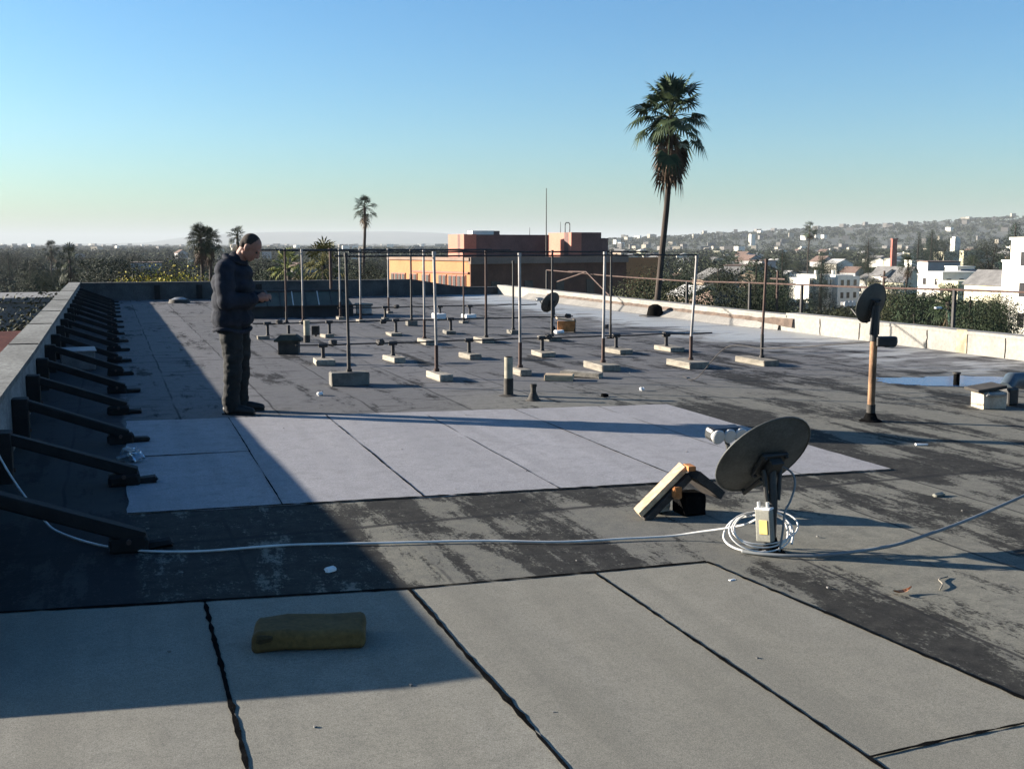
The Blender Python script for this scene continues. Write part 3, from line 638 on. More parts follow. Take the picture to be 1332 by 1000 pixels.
# loose timber
def plank(name, label, c, d, rz, m, tilt=0.0, part=None):
    mb = MB(); mb.rbox((0, 0, 0), d, 0.006, jitter=0.003)
    o = mb.build(name, m); o.location = c; o.rotation_euler = (0, tilt, rz); tag(o, label, 'plank'); return o
plank('wood_plank', 'short pale plank lying flat, the left one of two beside a broad block', (5.05, 12.05, 0.036), (0.34, 0.20, 0.07), -0.5, M['wood'])
plank('wood_plank', 'weathered plank resting at an angle against another plank behind the small vents', (5.42, 12.22, 0.041), (0.50, 0.18, 0.06), -0.75, M['block'], 0.03)
t = thing('crate_remnant', 'broken orange wood crate with a dark side near the far dish', 'crate', (7.95, 18.6, 0), -.3)
mb = MB(); mb.rbox((-.03, -.10, .12), (.32, .03, .20), .006, rot=Matrix.Rotation(.12, 3, 'X')); mb.build('front_board', M['wood_orange'], t)
mb = MB(); mb.rbox((.13, .04, .13), (.03, .30, .25), .006); mb.build('side_board', M['wood_dark'], t); mb = MB(); mb.rbox((-.02, .04, .24), (.36, .30, .025), .006, rot=Matrix.Rotation(.15, 3, 'Y')); mb.build('lid_board', M['wood'], t)
mb = MB(); mb.rbox((-.22, -.14, .03), (.16, .14, .06), .02, jitter=.008); tag(mb.build('stone_chunk', M['litter_white'], loc=(7.95, 18.6, 0)), 'white chunk of stone lying against the orange crate', 'stone')

# skid of leaning boards by the main dish
t = thing('wood_skid', 'tilted pale board nailed to a dark board, left of the big dish', 'wooden skid', (3.13, 5.72, 0), -YAW)
# local x = to the right as seen, y = away
a, b_ = Vector((-.21, -.10, .035)), Vector((.085, .06, .285)); d = b_ - a
rot = Matrix((d.normalized(), Vector((-.25, 1, 0.12)).normalized(), d.normalized().cross(Vector((-.25, 1, 0.12)).normalized()))).transposed()
mb = MB(); mb.rbox((a + b_) / 2, (d.length, 0.09, 0.038), 0.004, rot=rot); mb.build('pale_board', M['wood'], t)
mb = MB(); mb.rbox((a + b_) / 2 + Vector((.03, -.005, -.045)), (d.length * .96, 0.088, 0.045), 0.004, rot=rot); mb.build('under_board', M['wood_dark'], t)
a2, b2 = Vector((.12, .08, .245)), Vector((.29, .16, .10)); d2 = b2 - a2
rot2 = d2.to_track_quat('X', 'Z').to_matrix()
mb = MB(); mb.rbox((a2 + b2) / 2, (d2.length, 0.20, 0.055), 0.004, rot=rot2); mb.build('dark_board', M['wood_dark'], t)
mb = MB(); mb.rbox((.115, .03, .285), (.05, .10, .03), .006, rz=.2); mb.build('splintered_end', M['wood_orange'], t)
mb = MB(); mb.rbox((.03, -.06, .15), (.05, .03, .07), .008, rz=.2, jitter=.006); mb.build('split_cleat', M['wood_orange'], t)
mb = MB(); mb.rbox((0, 0, .065), (.15, .17, .13), .02, jitter=.006); tag(mb.build('rubber_block', M['tar'], loc=tuple(Vector((3.13, 5.72, 0)) + RT * .12 + FW * .04), ), 'black block propped beneath the tilted boards', 'block')
mb = MB(); mb.rbox((0, 0, .04), (.14, .10, .08), .035, jitter=.010, rz=.4); tag(mb.build('stone_chunk', mat('grey_stone', (0.40, 0.40, 0.36), 0.9, 0.4, 14, bump=0.4), loc=tuple(Vector((3.13, 5.72, 0)) + RT * -.06 + FW * .06)), 'pale grey stone under the tilted pale board', 'stone')

# the ochre foam block in our shadow side
t = thing('foam_block', 'long ochre yellow foam block lying in the shade on the front sheet', 'foam block', (0.715, 4.33, 0), -YAW + 0.12)
bm = bmesh.new(); bmesh.ops.create_cube(bm, size=1)
for v in bm.verts: v.co = Vector((v.co.x * .45, v.co.y * .23, v.co.z * .086))
bmesh.ops.bevel(bm, geom=bm.edges[:], offset=.030, segments=5, profile=0.5, affect='EDGES'); bmesh.ops.triangulate(bm, faces=bm.faces[:]); bmesh.ops.subdivide_edges(bm, edges=bm.edges[:], cuts=3, use_grid_fill=True)
bm.normal_update(); bm.verts.index_update()
cs = [v.co + v.normal * (.010 * mnoise.noise(v.co * 9) + .005 * mnoise.noise(v.co * 26)) + Vector((0, 0, .047)) for v in bm.verts]
mb = MB(); mb.add(cs, [[v.index for v in f.verts] for f in bm.faces]); bm.free(); mb.build('block_body', M['foam'], t, smooth=True)
mb = MB(); mb.rbox((-.17, -.105, .062), (.07, .03, .035), .012, jitter=.004); mb.build('torn_corner', mat('dark_foam', (0.045, 0.032, 0.014), .95, .3, 9), t)

# ------------------------------------------------------------------ satellite dishes
def dish(label, base, post_h, cz, off, rad, n, post_m, box=False, post_r=0.024, feed=1.45):
    """n = where the bowl faces, in (right, away, up) of the camera heading"""
    t = thing('satellite_dish', label, 'satellite dish', (*base, 0), -YAW)
    n = Vector(n).normalized(); c = Vector((off[0], off[1], cz))
    dn = -(UP - n * UP.dot(n)).normalized(); sd_ = n.cross(dn)
    # bowl (elliptical, slightly taller), with a rolled rim
    rings, seg = 7, 40; vs = []
    for side in (0, 1):
        for i in range(rings + 1):
            q = i / rings
            for k in range(seg):
                a = 2 * math.pi * k / seg
                p = c + (dn * math.cos(a) * 1.06 + sd_ * math.sin(a)) * rad * q + n * (rad * 0.20 * (q * q - 1) + side * 0.004)
                vs.append(p)
    fs = []
    for s in (0, 1):
        o = s * (rings + 1) * seg
        for i in range(rings):
            for k in range(seg):
                f = (o + i * seg + k, o + i * seg + (k + 1) % seg, o + (i + 1) * seg + (k + 1) % seg, o + (i + 1) * seg + k)
                fs.append(f if s else f[::-1])
    mb = MB(); mb.add(vs, fs)
    o = mb.build('reflector', M['dish'], t, smooth=True)
    mb = MB(); pts = [c + (dn * math.cos(a) * 1.06 + sd_ * math.sin(a)) * rad for a in [2 * math.pi * k / seg for k in range(seg + 1)]]
    mb.tube(pts, rad * 0.022, 6, cap=False); mb.build('rim', M['dish'], o, smooth=True)
    back = c - n * rad * 0.20
    hub = back - n * rad * 0.16
    mb = MB(); q = (n).to_track_quat('Z', 'Y').to_matrix()
    mb.rbox(back - n * rad * 0.05, (rad * .62, rad * .62, rad * .09), .008, rot=q); mb.rbox(back - n * rad * .16, (rad * .30, rad * .46, rad * .16), .006, rot=q)
    for sx, sy in ((-1, -1), (1, -1), (1, 1), (-1, 1)): mb.rbox(back - n * rad * .10 + q @ Vector((sx * rad * .25, sy * rad * .25, 0)), (.018, .018, .02), .004, rot=q)
    mb.build('back_bracket', M['metal_dark'], t)
    top = Vector((0, 0, post_h))
    mb = MB(); mb.tube([(0, 0, 0.02), top], post_r, 14); o2 = mb.build('mast', post_m, t); autosmooth(o2)
    mb = MB(); mid = top.lerp(hub, 0.5) + Vector((0, 0, -.01))
    mb.tube([top - Vector((0, 0, .06)), top + Vector((0, 0, .01)), mid, hub], [post_r * 1.1, post_r * 1.05, post_r, post_r * .9], 12); o2 = mb.build('elbow', M['metal_dark'], t); autosmooth(o2)
    mb = MB(); mb.tube([top + Vector((0, 0, .0)) + sd_ * post_r * 1.5, hub + sd_ * rad * .2], .012, 8); mb.tube([top - sd_ * post_r * 1.5, hub - sd_ * rad * .2], .012, 8); mb.build('stay_strut', M['metal_dark'], t)
    mb = MB(); mb.cyl((0, 0, 0), post_r * 3.2, .014, 16, 0, post_r * 2.6); mb.cyl((0, 0, .014), post_r * 2.0, .07, 16, 0, post_r * 1.1); o2 = mb.build('foot', M['tar'], t); autosmooth(o2)
    # feed arm from the lower rim up to the horn
    a0 = c + dn * rad * 1.02; tip = c + dn * rad * .58 + n * rad * feed
    mb = MB(); mb.tube([back + dn * rad * .4 - n * rad * .08, a0 - n * rad * .1, a0.lerp(tip, .5) + dn * rad * .10, tip], [rad * .05] * 4, 8); o2 = mb.build('feed_arm', M['metal_dark'], t); autosmooth(o2)
    ax = (c - tip).normalized(); hq = ax.to_track_quat('Z', 'Y').to_matrix()
    mb = MB(); mb.rbox(tip - ax * rad * .05, (rad * .78, rad * .28, rad * .34), rad * .08, rot=hq); o2 = mb.build('horn_body', M['lnb_dark'], t)
    for k, s in enumerate((-1, 0, 1)):
        p = tip + sd_ * s * rad * .28
        mb = MB(); mb.tube([p - ax * rad * .02, p + ax * rad * .16, p + ax * rad * .19], [rad * .09, rad * .155, rad * .135], 12); o3 = mb.build('horn_cap', M['lnb'], o2); autosmooth(o3)
    return t, c, hub, a0
D1, dc, dh, da = dish('big grey dish seen from behind on a short mast, white cable coiled at its foot', (3.24, 4.81), 0.28, 0.505, (-.035, .10), 0.272, (-.34, .72, .62), M['metal_dark'], True, 0.024, 1.12)
BR = Matrix.Rotation(R(-38), 3, 'Z') @ Matrix.Rotation(R(-5), 3, 'Y'); bc = Vector((-.045, -.03, .155))
def on_box(x, y, z): return bc + BR @ Vector((x, y, z))
mb = MB(); mb.rbox(bc, (.085, .05, .17), .006, rot=BR); bx = mb.build('switch_box', M['box_grey'], D1)
mb = MB(); mb.rbox(on_box(.004, -.0265, -.005), (.046, .004, .075), .0015, rot=BR); mb.build('sticker', M['sticker'], bx)
mb = MB(); mb.rbox(on_box(0, 0, .090), (.088, .053, .010), .003, rot=BR); mb.build('box_lid', M['litter_white'], bx)
for x in (-.028, .022):
    mb = MB(); mb.tube([on_box(x, 0, .093), on_box(x, 0, .125)], .009, 8); mb.build('connector', M['lnb'], bx)
D2, *_ = dish('dark dish facing away far back among the poles, above an orange crate', (7.90, 19.15), 0.30, 0.53, (-.06, .10), 0.205, (-.50, .62, .45), M['lnb'], False, 0.022)
D3, c3, h3, a3 = dish('dark dish tipped sideways atop a rusty orange post near the puddle', (6.57, 8.22), 0.80, 1.085, (-.02, .06), 0.180, (-.46, .80, .30), M['rust'], False, 0.034)
mb = MB(); mb.rbox((0.10, -.02, .74), (.18, .10, .09), .012); mb.build('clamp_plate', M['metal_dark'], D3)
mb = MB()
for k in range(3): mb.tube([(0.15 + (.045 + .006 * k) * math.cos(a), -.05 + .02 * k, .735 + .045 * math.sin(a + .3 * k)) for a in [2 * math.pi * j / 18 for j in range(19)]], .008, 6)
mb.build('cable_loop', M['cable_grey'], D3, smooth=True)
mb = MB(); mb.cyl((0, 0, .015), .040, .14, 14); o = mb.build('tarred_sleeve', M['vent_rust'], D3); autosmooth(o)

# ------------------------------------------------------------------ cables
def spline(pts, n=10):
    P = [Vector(p) for p in pts]; out = []
    for i in range(len(P) - 1):
        p0, p1, p2, p3 = P[max(i - 1, 0)], P[i], P[i + 1], P[min(i + 2, len(P) - 1)]
        for k in range(n):
            t = k / n
            out.append(0.5 * ((2 * p1) + (p2 - p0) * t + (2 * p0 - 5 * p1 + 4 * p2 - p3) * t * t + (3 * p1 - p0 - 3 * p2 + p3) * t ** 3))
    return out + [P[-1]]
base = Vector((3.24, 4.81, 0))
def loc(r_, a_, z): v = base + RT * r_ + FW * a_; return (v.x, v.y, z)
mb = MB()
run = [(-1.06, 7.62, .545), (-.90, 7.60, .548), (-.775, 7.55, .535), (-.735, 7.45, .42), (-.60, 7.15, .22), (-.42, 6.72, .06), (-.30, 6.45, .018), (-.02, 6.05, .013), (.35, 5.85, .012), (.85, 5.80, .012), (1.35, 5.66, .012), (1.85, 5.52, .012), (2.25, 5.35, .012), (2.62, 5.28, .013), (2.85, 5.22, .02), (2.98, 5.14, .05)]
run += [loc(-.14, .10, .12), loc(-.05, .02, .19), loc(.04, .05, .20), loc(.10, .10, .13), loc(.09, .05, .05), loc(-.05, -.03, .012), loc(-.18, .02, .015), loc(-.23, .12, .05), loc(-.17, .17, .13), loc(-.04, .08, .185), loc(.06, .08, .18), loc(.135, .10, .10), loc(.12, .05, .03)]
mb.tube(spline(run), .0064, 7); o = mb.build('coax_cable', M['cable_white'], smooth=True)
tag(o, 'white cable trailing from the big dish across the dark roof and over the left parapet', 'cable')
mb = MB()
for q, (rx, rz_, ph) in enumerate(((.165, .085, .0), (.15, .075, .5), (.175, .07, 1.0))):
    pts = [loc(-.055 + q * .015 + rx * math.cos(a), .03 + .09 * math.sin(a) + .01 * q, .105 + rz_ * math.sin(a + ph * .25) + .01 * q) for a in [2 * math.pi * k / 30 for k in range(31)]]
    mb.tube(pts, .0046, 6, cap=False)
o = mb.build('cable_coil', M['cable_white'], smooth=True); tag(o, 'loose coil of white cable hung round the mast of the big dish', 'cable coil')
mb = MB(); mb.tube(spline([loc(.02, .16, .45), loc(.11, .10, .42), loc(.13, .06, .36), loc(.10, .02, .28), loc(.06, -.02, .22), loc(.05, -.03, .12), loc(.03, -.05, .02)]), .006, 7); tag(mb.build('dish_lead', M['cable_grey'], smooth=True), 'thin grey lead looping down from the back of the big dish to its box', 'cable')
mb = MB(); mb.tube(spline([loc(-.16, -.02, .012), loc(-.05, -.08, .013), loc(.10, -.12, .016), loc(.28, -.12, .022), (3.80, 4.55, .05), (4.10, 4.58, .085), (4.45, 4.66, .12), (4.85, 4.76, .17), (5.4, 4.9, .24), (6.4, 5.15, .34)]), .0092, 8)
tag(mb.build('coax_cable', M['cable_grey'], smooth=True), 'thick grey cable lifting off the roof to the right of the big dish', 'cable')
t = thing('dish_lead', 'thin dark wire sagging to the left of the rusty dish post', 'cable')
mb = MB(); mb.tube(spline([(6.55, 8.20, .74), (6.35, 8.9, .64), (6.3, 9.6, .56), (6.35, 10.4, .50), (6.5, 11.3, .05), (6.6, 11.8, .012)]), .005, 6); mb.build('wire', M['pole_dark'], t, smooth=True)

# ------------------------------------------------------------------ railing outside the right parapet
t = thing('roof_railing', 'thin rusty railing rising beyond the white right parapet', 'railing')
XRR = XR + 0.36
posts = [(30.5, .86), (26.0, .80), (22.0, .79), (19.4, .84), (17.6, .86), (15.6, .88), (13.6, .92), (11.6, .945), (9.7, .96), (7.5, .97)]
for y, z in posts:
    mb = MB(); mb.rbox((XRR, y, (z + .2) / 2), (.05, .05, z - .2), .006); mb.build('post', M['pole_dark'], t)
mb = MB(); mb.tube([(XRR, y, z) for y, z in posts], .017, 6); mb.build('top_bar', M['pole_brown'], t)
mb = MB(); mb.tube([(XRR, y, .24) for y, z in posts], .014, 6); mb.build('bottom_bar', M['pole_brown'], t)
t = thing('pipe_brace', 'thin brown bent pipe forming an inverted V beside the far white parapet', 'pipe')
mb = MB(); mb.tube([(XR + .12, 25.6, .31), (XR + .22, 27.3, .88), (XR + .25, 28.6, .86)], .018, 8); mb.build('pipe_run', M['pole_brown'], t); mb = MB(); mb.tube([(XR + .22, 27.3, .88), (XR + .2, 29.3, .55)], .018, 8); mb.build('side_leg', M['pole_brown'], t)

# ------------------------------------------------------------------ litter
def scrap(name, label, cat, p, d, m, rz=0, j=None):
    mb = MB(); mb.rbox((0, 0, d[2] / 2), d, min(d) * .3, jitter=min(d) * .2 if j is None else j); o = mb.build(name, m, loc=(*p, .0002)); o.rotation_euler = (0, 0, rz); return tag(o, label, cat)
scrap('white_stick', 'short white stick lying right of the rusty dish post', 'stick', (6.15, 7.05), (.10, .022, .016), M['litter_white'], -.35)
scrap('paper_scrap', 'crumpled white paper scrap in the shade between the two sheets', 'paper', (0.98, 5.28), (.055, .03, .022), M['litter_white'], .4)
mb = MB(); vs = []
for k in range(9):
    q = k / 8; hw = .017 * math.sin(math.pi * min(1, q * 1.05 + .04)) ** .7; x_ = -.06 + .12 * q; z_ = .006 + .016 * (2 * q - 1) ** 2
    vs += [(x_, -hw, z_ + .008), (x_, 0, z_), (x_, hw, z_ + .008)]
mb.add(vs, [(3 * k + j_, 3 * k + 3 + j_, 3 * k + 4 + j_, 3 * k + 1 + j_) for k in range(8) for j_ in (0, 1)])
o = mb.build('dry_leaf', M['leaf_litter'], loc=(3.42, 4.0, 0.002)); o.rotation_euler = (0, 0, .15); tag(o, 'curled orange leaf on the stained roof at the right', 'leaf')
mb = MB(); mb.tube(spline([(3.62, 3.98, .006), (3.68, 4.03, .012), (3.72, 4.10, .010), (3.80, 4.13, .006)], 4), .0035, 6); tag(mb.build('twig', M['block'], smooth=True), 'thin pale twig near the orange leaf', 'twig')
scrap('paper_scrap', 'tiny white flake on the corner of the front sheet', 'paper', (2.78, 4.45), (.035, .016, .008), M['litter_white'], .2)
scrap('plastic_scrap', 'crushed pale plastic scrap on the dark streaks right of the grey cable', 'plastic', (5.0, 5.55), (.09, .03, .02), M['box_grey'], .2)
scrap('paper_scrap', 'white paper ball beside the crosswise dark block', 'paper', (2.10, 11.7), (.06, .05, .035), M['litter_white'], .2)
scrap('paper_scrap', 'bright white crumb in front of the broad pale block', 'paper', (5.55, 10.85), (.045, .04, .035), M['litter_white'], .2)
scrap('rubber_scrap', 'black rubber scrap near the small flared vent', 'rubber', (4.95, 10.55), (.07, .05, .03), M['tar'], .2)
mb = MB()
for k in range(7): mb.rbox((rnd.uniform(-.06, .06), rnd.uniform(-.05, .05), .02 + .007 * k), (.09, .07, .008), .004, rot=Matrix.Rotation(rnd.uniform(-.9, .9), 3, 'X') @ Matrix.Rotation(rnd.uniform(0, 3), 3, 'Z'), jitter=.014)
o = mb.build('plastic_bag', M['film'], loc=(0.10, 8.55, 0.012)); tag(o, 'crumpled clear plastic bag by the foot of a black strut', 'plastic bag')
mb = MB(); 
for k in range(150):
    x, y = rnd.uniform(-.4, 11), 2.5 + 13 * rnd.random() ** 1.5
    s_ = rnd.choice((.004, .005, .006, .009)); mb.box((x, y, s_ * .3 + .004), (s_ * rnd.uniform(.8, 1.6), s_, s_ * .7), rnd.uniform(0, 3))
kind(mb.build('gravel_specks', M['pebble']), 'stuff')

# ------------------------------------------------------------------ the man, head bowed over something in his hands
# local frame: +x = the way he faces (to the right), +y = his left (away from us), z up
def make_person():
    skin = mat('skin', (0.27, 0.125, 0.085), 0.6, 0.15, 18, fine=0.05, spec=0.35)
    jacket_m = mat('dark_padded_jacket', (0.020, 0.023, 0.032), 0.88, 0.35, 9, bump=0.25, spec=0.12)
    trouser_m = mat('black_trousers', (0.013, 0.014, 0.014), 0.9, 0.4, 10, bump=0.3)
    shoe_m = mat('black_shoes', (0.012, 0.012, 0.012), 0.55, 0.3, 14)
    hair_m = mat('cropped_dark_hair', (0.034, 0.025, 0.020), 0.9, 0.4, 60)
    eye_m = mat('eye', (0.02, 0.015, 0.012), 0.3, 0.1, 9, fine=0)
    caps = []
    A = lambda *c: caps.append(c)
    hc = Vector((0.115, 0.0, 1.595)); tl = R(38)                # head centre, bowed forward
    T = Matrix.Rotation(tl, 3, 'Y')
    h = lambda x, y, z: hc + T @ Vector((x, y, z))
    A(h(-.012, 0, .028), (.100, .077, .092), tl)                # skull
    A(h(.022, 0, -.035), (.072, .062, .088), tl)                # face
    A(h(.055, 0, -.095), .030, h(.040, 0, -.092), .034)         # chin
    A(h(-.01, .045, -.07), .026, h(.05, .018, -.098), .022); A(h(-.01, -.045, -.07), .026, h(.05, -.018, -.098), .022)
    A(h(.088, 0, .005), .012, h(.108, 0, -.038), .016)          # nose
    A(h(.098, .012, -.042), .010, h(.098, -.012, -.042), .010)
    A(h(.080, .030, .018), .014, h(.080, -.030, .018), .014)    # brow
    A(h(.082, .020, -.070), .010, h(.082, -.020, -.070), .010); A(h(.080, .016, -.082), .010, h(.080, -.016, -.082), .010)
    for s in (1, -1):
        A(h(-.010, s * .076, -.012), (.026, .010, .036), tl)    # ears
    A(h(-.035, 0, -.04), .056, (-.045, 0, 1.42), .064)          # neck
    A((-.06, .12, 1.385), .055, (-.06, -.12, 1.385), .055)        # shoulders, trunk, hips
    A((-.07, 0, 1.34), .095, (-.08, 0, 1.0), .095)
    A((-.07, .09, .92), .10, (-.07, -.09, .92), .10)
    for s in (1, -1):
        y = s * .095
        A((-.07, y, .90), .095, (-.055, y * 1.05, .50), .062); A((-.055, y * 1.05, .50), .060, (-.075, y * 1.1, .10), .045)
        A((-.075, y * 1.1, .07), .036, (.0, y * 1.2, .045), .026)
        sh = Vector((-.055, s * .20, 1.39)); el = Vector((-.02, s * .27, 1.11)); wr = Vector((.185, s * .10, 1.115))
        A(sh, .058, el, .044); A(el, .044, wr, .029)
        # hand: palm and five bent fingers round the phone
        f = (Vector((.262, s * .045, 1.118)) - wr).normalized(); inn = Vector((0, -s, 0)); up = Vector((-.15, 0, 1)).normalized()
        pc = wr + f * .055
        A(wr, .028, pc + f * .03, .030); A(pc + up * .018, .020, pc - up * .020, .022)
        for k, (u, L) in enumerate(((.026, .036), (.009, .041), (-.008, .038), (-.024, .030))):
            b_ = pc + f * .038 + up * u; m1 = b_ + f * L * .8 + inn * .006; m2 = m1 + f * L * .25 + inn * L * .6; m3 = m2 - f * L * .25 + inn * L * .45
            A(b_, .0095, m1, .0088); A(m1, .0088, m2, .0080); A(m2, .0080, m3, .0070)
        tb = wr + f * .03 + up * .026 + inn * .008; A(tb, .0125, tb + f * .035 + up * .018 + inn * .010, .0105); A(tb + f * .035 + up * .018 + inn * .010, .0105, tb + f * .058 + up * .016 + inn * .022, .0085)
    loc = (1.19, 10.74, 0); rz = -YAW - R(6)
    body = capsules('person', caps, skin, None, 0.0065, 2, loc, rz)
    tag(body, 'man with cropped hair in a dark padded jacket, standing head bowed over what he holds', 'person')
    # jacket: long, padded, bulging at the back
    J = []
    B_ = lambda *c: J.append(c)
    B_((-.085, .13, 1.385), .105, (-.085, -.13, 1.385), .105)
    B_((-.095, .10, 1.25), .150, (-.095, -.10, 1.25), .150)
    B_((-.10, .09, 1.08), .158, (-.10, -.09, 1.08), .158)
    B_((-.10, .09, .93), .165, (-.10, -.09, .93), .165)
    B_((-.10, 0, .90), .172, (-.10, 0, .87), .172)
    B_((-.055, .0, 1.44), .092, (-.03, 0, 1.485), .082); B_((.02, .06, 1.34), .085, (.02, -.06, 1.34), .085); B_((.035, .07, 1.22), .09, (.035, -.07, 1.22), .09); B_((.04, .07, 1.08), .095, (.04, -.07, 1.08), .095); B_((.03, .06, .92), .085, (.03, -.06, .92), .085)
    for s in (1, -1):
        sh = Vector((-.075, s * .215, 1.37)); el = Vector((-.035, s * .295, 1.09)); wr = Vector((.165, s * .125, 1.11))
        B_(sh, .098, el, .080); B_(el, .078, wr, .055)
    jk = capsules('jacket', J, jacket_m, body, 0.011, 4, disp=0.013, dscale=5.5)
    # flat hem, open collar
    me = jk.data; bm = bmesh.new(); bm.from_mesh(me)
    r_ = bmesh.ops.bisect_plane(bm, geom=bm.verts[:] + bm.edges[:] + bm.faces[:], plane_co=(0, 0, .785), plane_no=(.06, 0, -1), clear_outer=True)
    ed = [e for e in bm.edges if e.is_boundary]; bmesh.ops.edgeloop_fill(bm, edges=ed) if ed else None
    bm.to_mesh(me); bm.free()
    hem = MB(); n = 36
    hem.tube([(-.095 + .164 * math.cos(a), .235 * math.sin(a), .815 + .012 * math.sin(3 * a) - .01 * math.cos(a)) for a in [2 * math.pi * k / n for k in range(n + 1)]], .020, 8, cap=False)
    hem.build('hem_band', jacket_m, jk, smooth=True)
    cl = MB(); cl.tube([(-.045 + .098 * math.cos(a), .098 * math.sin(a), 1.475 + .035 * -math.cos(a)) for a in [2 * math.pi * k / n for k in range(n + 1)]], .026, 8, cap=False)
    cl.build('collar', jacket_m, jk, smooth=True)
    for s in (1, -1):
        cf = MB(); p = Vector((.150, s * .137, 1.11)); q = Vector((.185, s * .108, 1.112)); cf.tube([p, q], [.056, .052], 14); cf.build('cuff', jacket_m, jk, smooth=True)
    Tr = []
    for s in (1, -1):
        y = s * .100
        Tr += [((-.075, y, .90), .120, (-.055, y * 1.1, .50), .090), ((-.055, y * 1.1, .50), .090, (-.085, y * 1.2, .12), .074), ((-.085, y * 1.2, .12), .084, (-.075, y * 1.2, .075), .080)]
    Tr += [((-.085, .08, .88), .135, (-.085, -.08, .88), .135)]
    tr = capsules('trousers', Tr, trouser_m, body, 0.010, 3, disp=0.014, dscale=9)
    for s in (1, -1):
        y = s * .125; yo = y * 1.05
        Sh = [((-.115, y, .055), .052, (.03, yo, .048), .046), ((.03, yo, .046), .046, (.12, yo * 1.1, .036), .036), ((-.095, y, .09), .050, (-.07, y, .12), .046)]
        so_ = capsules('shoe', Sh, shoe_m, body, 0.008, 3)
        sm = MB(); pts = [(-.168, y - .03), (-.168, y + .03), (-.06, y + .045), (.08, yo + .048), (.15, yo + .02), (.158, yo), (.15, yo - .025), (.08, yo - .048), (-.06, y - .045)]
        sm.prism(pts, .001, .016); sm.build('sole', shoe_m, so_)
    hr = capsules('hair', [(h(-.021, 0, .033), (.0955, .079, .0915), tl), (h(-.062, 0, -.005), (.052, .068, .064), tl)], hair_m, body, 0.008, 2)
    for s in (1, -1):
        e = MB(); bm = bmesh.new(); bmesh.ops.create_icosphere(bm, subdivisions=2, radius=.011); bm.verts.index_update()
        e.add([h(.083, s * .030, -.004) + v.co for v in bm.verts], [[v.index for v in f.verts] for f in bm.faces]); bm.free(); e.build('eye', eye_m, body, smooth=True)
    # the thing held: a small dark phone, a thing of its own
    W = Matrix.Translation(loc) @ Matrix.Rotation(rz, 4, 'Z')
    ph = thing('mobile_phone', 'small dark phone held in both hands of the man', 'phone', W @ Vector((.268, 0, 1.130)), rz)
    rot = Matrix.Rotation(R(-35), 3, 'Y')
    mb = MB(); mb.rbox((0, 0, 0), (.012, .066, .125), .004, rot=rot); mb.build('phone_body', shoe_m, ph)
    mb = MB(); mb.rbox((-.0068, 0, .004), (.002, .058, .105), .0008, rot=rot); mb.build('screen', eye_m, ph)
make_person()

# ------------------------------------------------------------------ the land: one sheet out to the horizon, hills to the right, ridges far off
def ground_mat():
    m, t, b = material('valley_floor'); O = t.coord()
    n = t.noise(O, .02, 5, .65); n2 = t.noise(O, .3, 4, .6)
    c = t.mix(t.smooth(n, .35, .65), (.028, .034, .026), (.075, .072, .060))
    c = t.mix(t.math('MULTIPLY', t.smooth(n2, .5, .7), .6), c, (.11, .105, .095))
    t.put(b.inputs['Base Color'], c); b.inputs['Roughness'].default_value = .95; return m
def hill_mat(name, a, b_, town=0.0, sc=.012):
    m, t, b = material(name); O = t.coord()
    n = t.noise(O, sc, 6, .7)
    c = t.mix(t.smooth(n, .38, .62), a, b_)
    t.put(b.inputs['Base Color'], c); b.inputs['Roughness'].default_value = .95; return m
mb = MB(); g = 60; ex = 30000
vs = []; us = np.sinh(np.linspace(-5.2, 5.2, g + 1)) / math.sinh(5.2) * ex
for yy in us:
    for xx in us: vs.append((float(xx), float(yy) + 2000, GZ))
mb.add(vs, [(j * (g + 1) + i, j * (g + 1) + i + 1, (j + 1) * (g + 1) + i + 1, (j + 1) * (g + 1) + i) for j in range(g) for i in range(g)])
kind(mb.build('ground', ground_mat()))

def ridge(name, prof, d0, d1, m, nz=0.12, seed=0, back=1.0):
    """a band of hills: prof = [(px, py at the crest)], foot at d0, crest at d1"""
    mb = MB(); nx, ny = 130, 14; vs = []
    p0, p1 = prof[0][0], prof[-1][0]
    for j in range(ny + 1):
        q = j / ny
        for i in range(nx + 1):
            px = p0 + (p1 - p0) * i / nx
            for (xa, ya), (xb, yb) in zip(prof, prof[1:]):
                if xa <= px <= xb: py = ya + (yb - ya) * (px - xa) / (xb - xa); break
            crest = lift(py, d1)
            s_ = math.sin(min(q / .8, 1) * math.pi / 2) if q <= .8 else math.cos((q - .8) / .2 * math.pi / 2 * back)
            d = d0 + (d1 - d0) * min(q / .8, 1) + max(0, q - .8) * (d1 - d0) * 1.5
            k = 1 + nz * mnoise.fractal(Vector((px * .012, q * 3, seed)), 1.0, 2.0, 5)
            z = GZ - 2 + (crest - GZ + 2) * (s_ ** 1.25) * (k if q < .8 else 1)
            x, y = far(px, d); vs.append((x, y, z))
    mb.add(vs, [(j * (nx + 1) + i, j * (nx + 1) + i + 1, (j + 1) * (nx + 1) + i + 1, (j + 1) * (nx + 1) + i) for j in range(ny) for i in range(nx)])
    return kind(mb.build(name, m, smooth=True)), prof
HILL = [(700, 319), (800, 313), (860, 311), (930, 307), (1000, 304), (1060, 300), (1130, 297), (1200, 293), (1270, 289), (1332, 286), (1450, 279), (1650, 266), (1900, 262)]
ridge('hills', HILL, 1700, 4200, hill_mat('hillside_scrub', (.020, .030, .020), (.060, .064, .052)), .16, 2)
ridge('mountains', [(-300, 318), (60, 317.5), (190, 316), (230, 310), (290, 304), (350, 302), (430, 301.5), (520, 301), (575, 303), (620, 309), (700, 314), (900, 317), (1400, 317)], 12500, 14500, hill_mat('far_mountain', (.05, .06, .05), (.09, .09, .07), 0, .002), .03, 5)
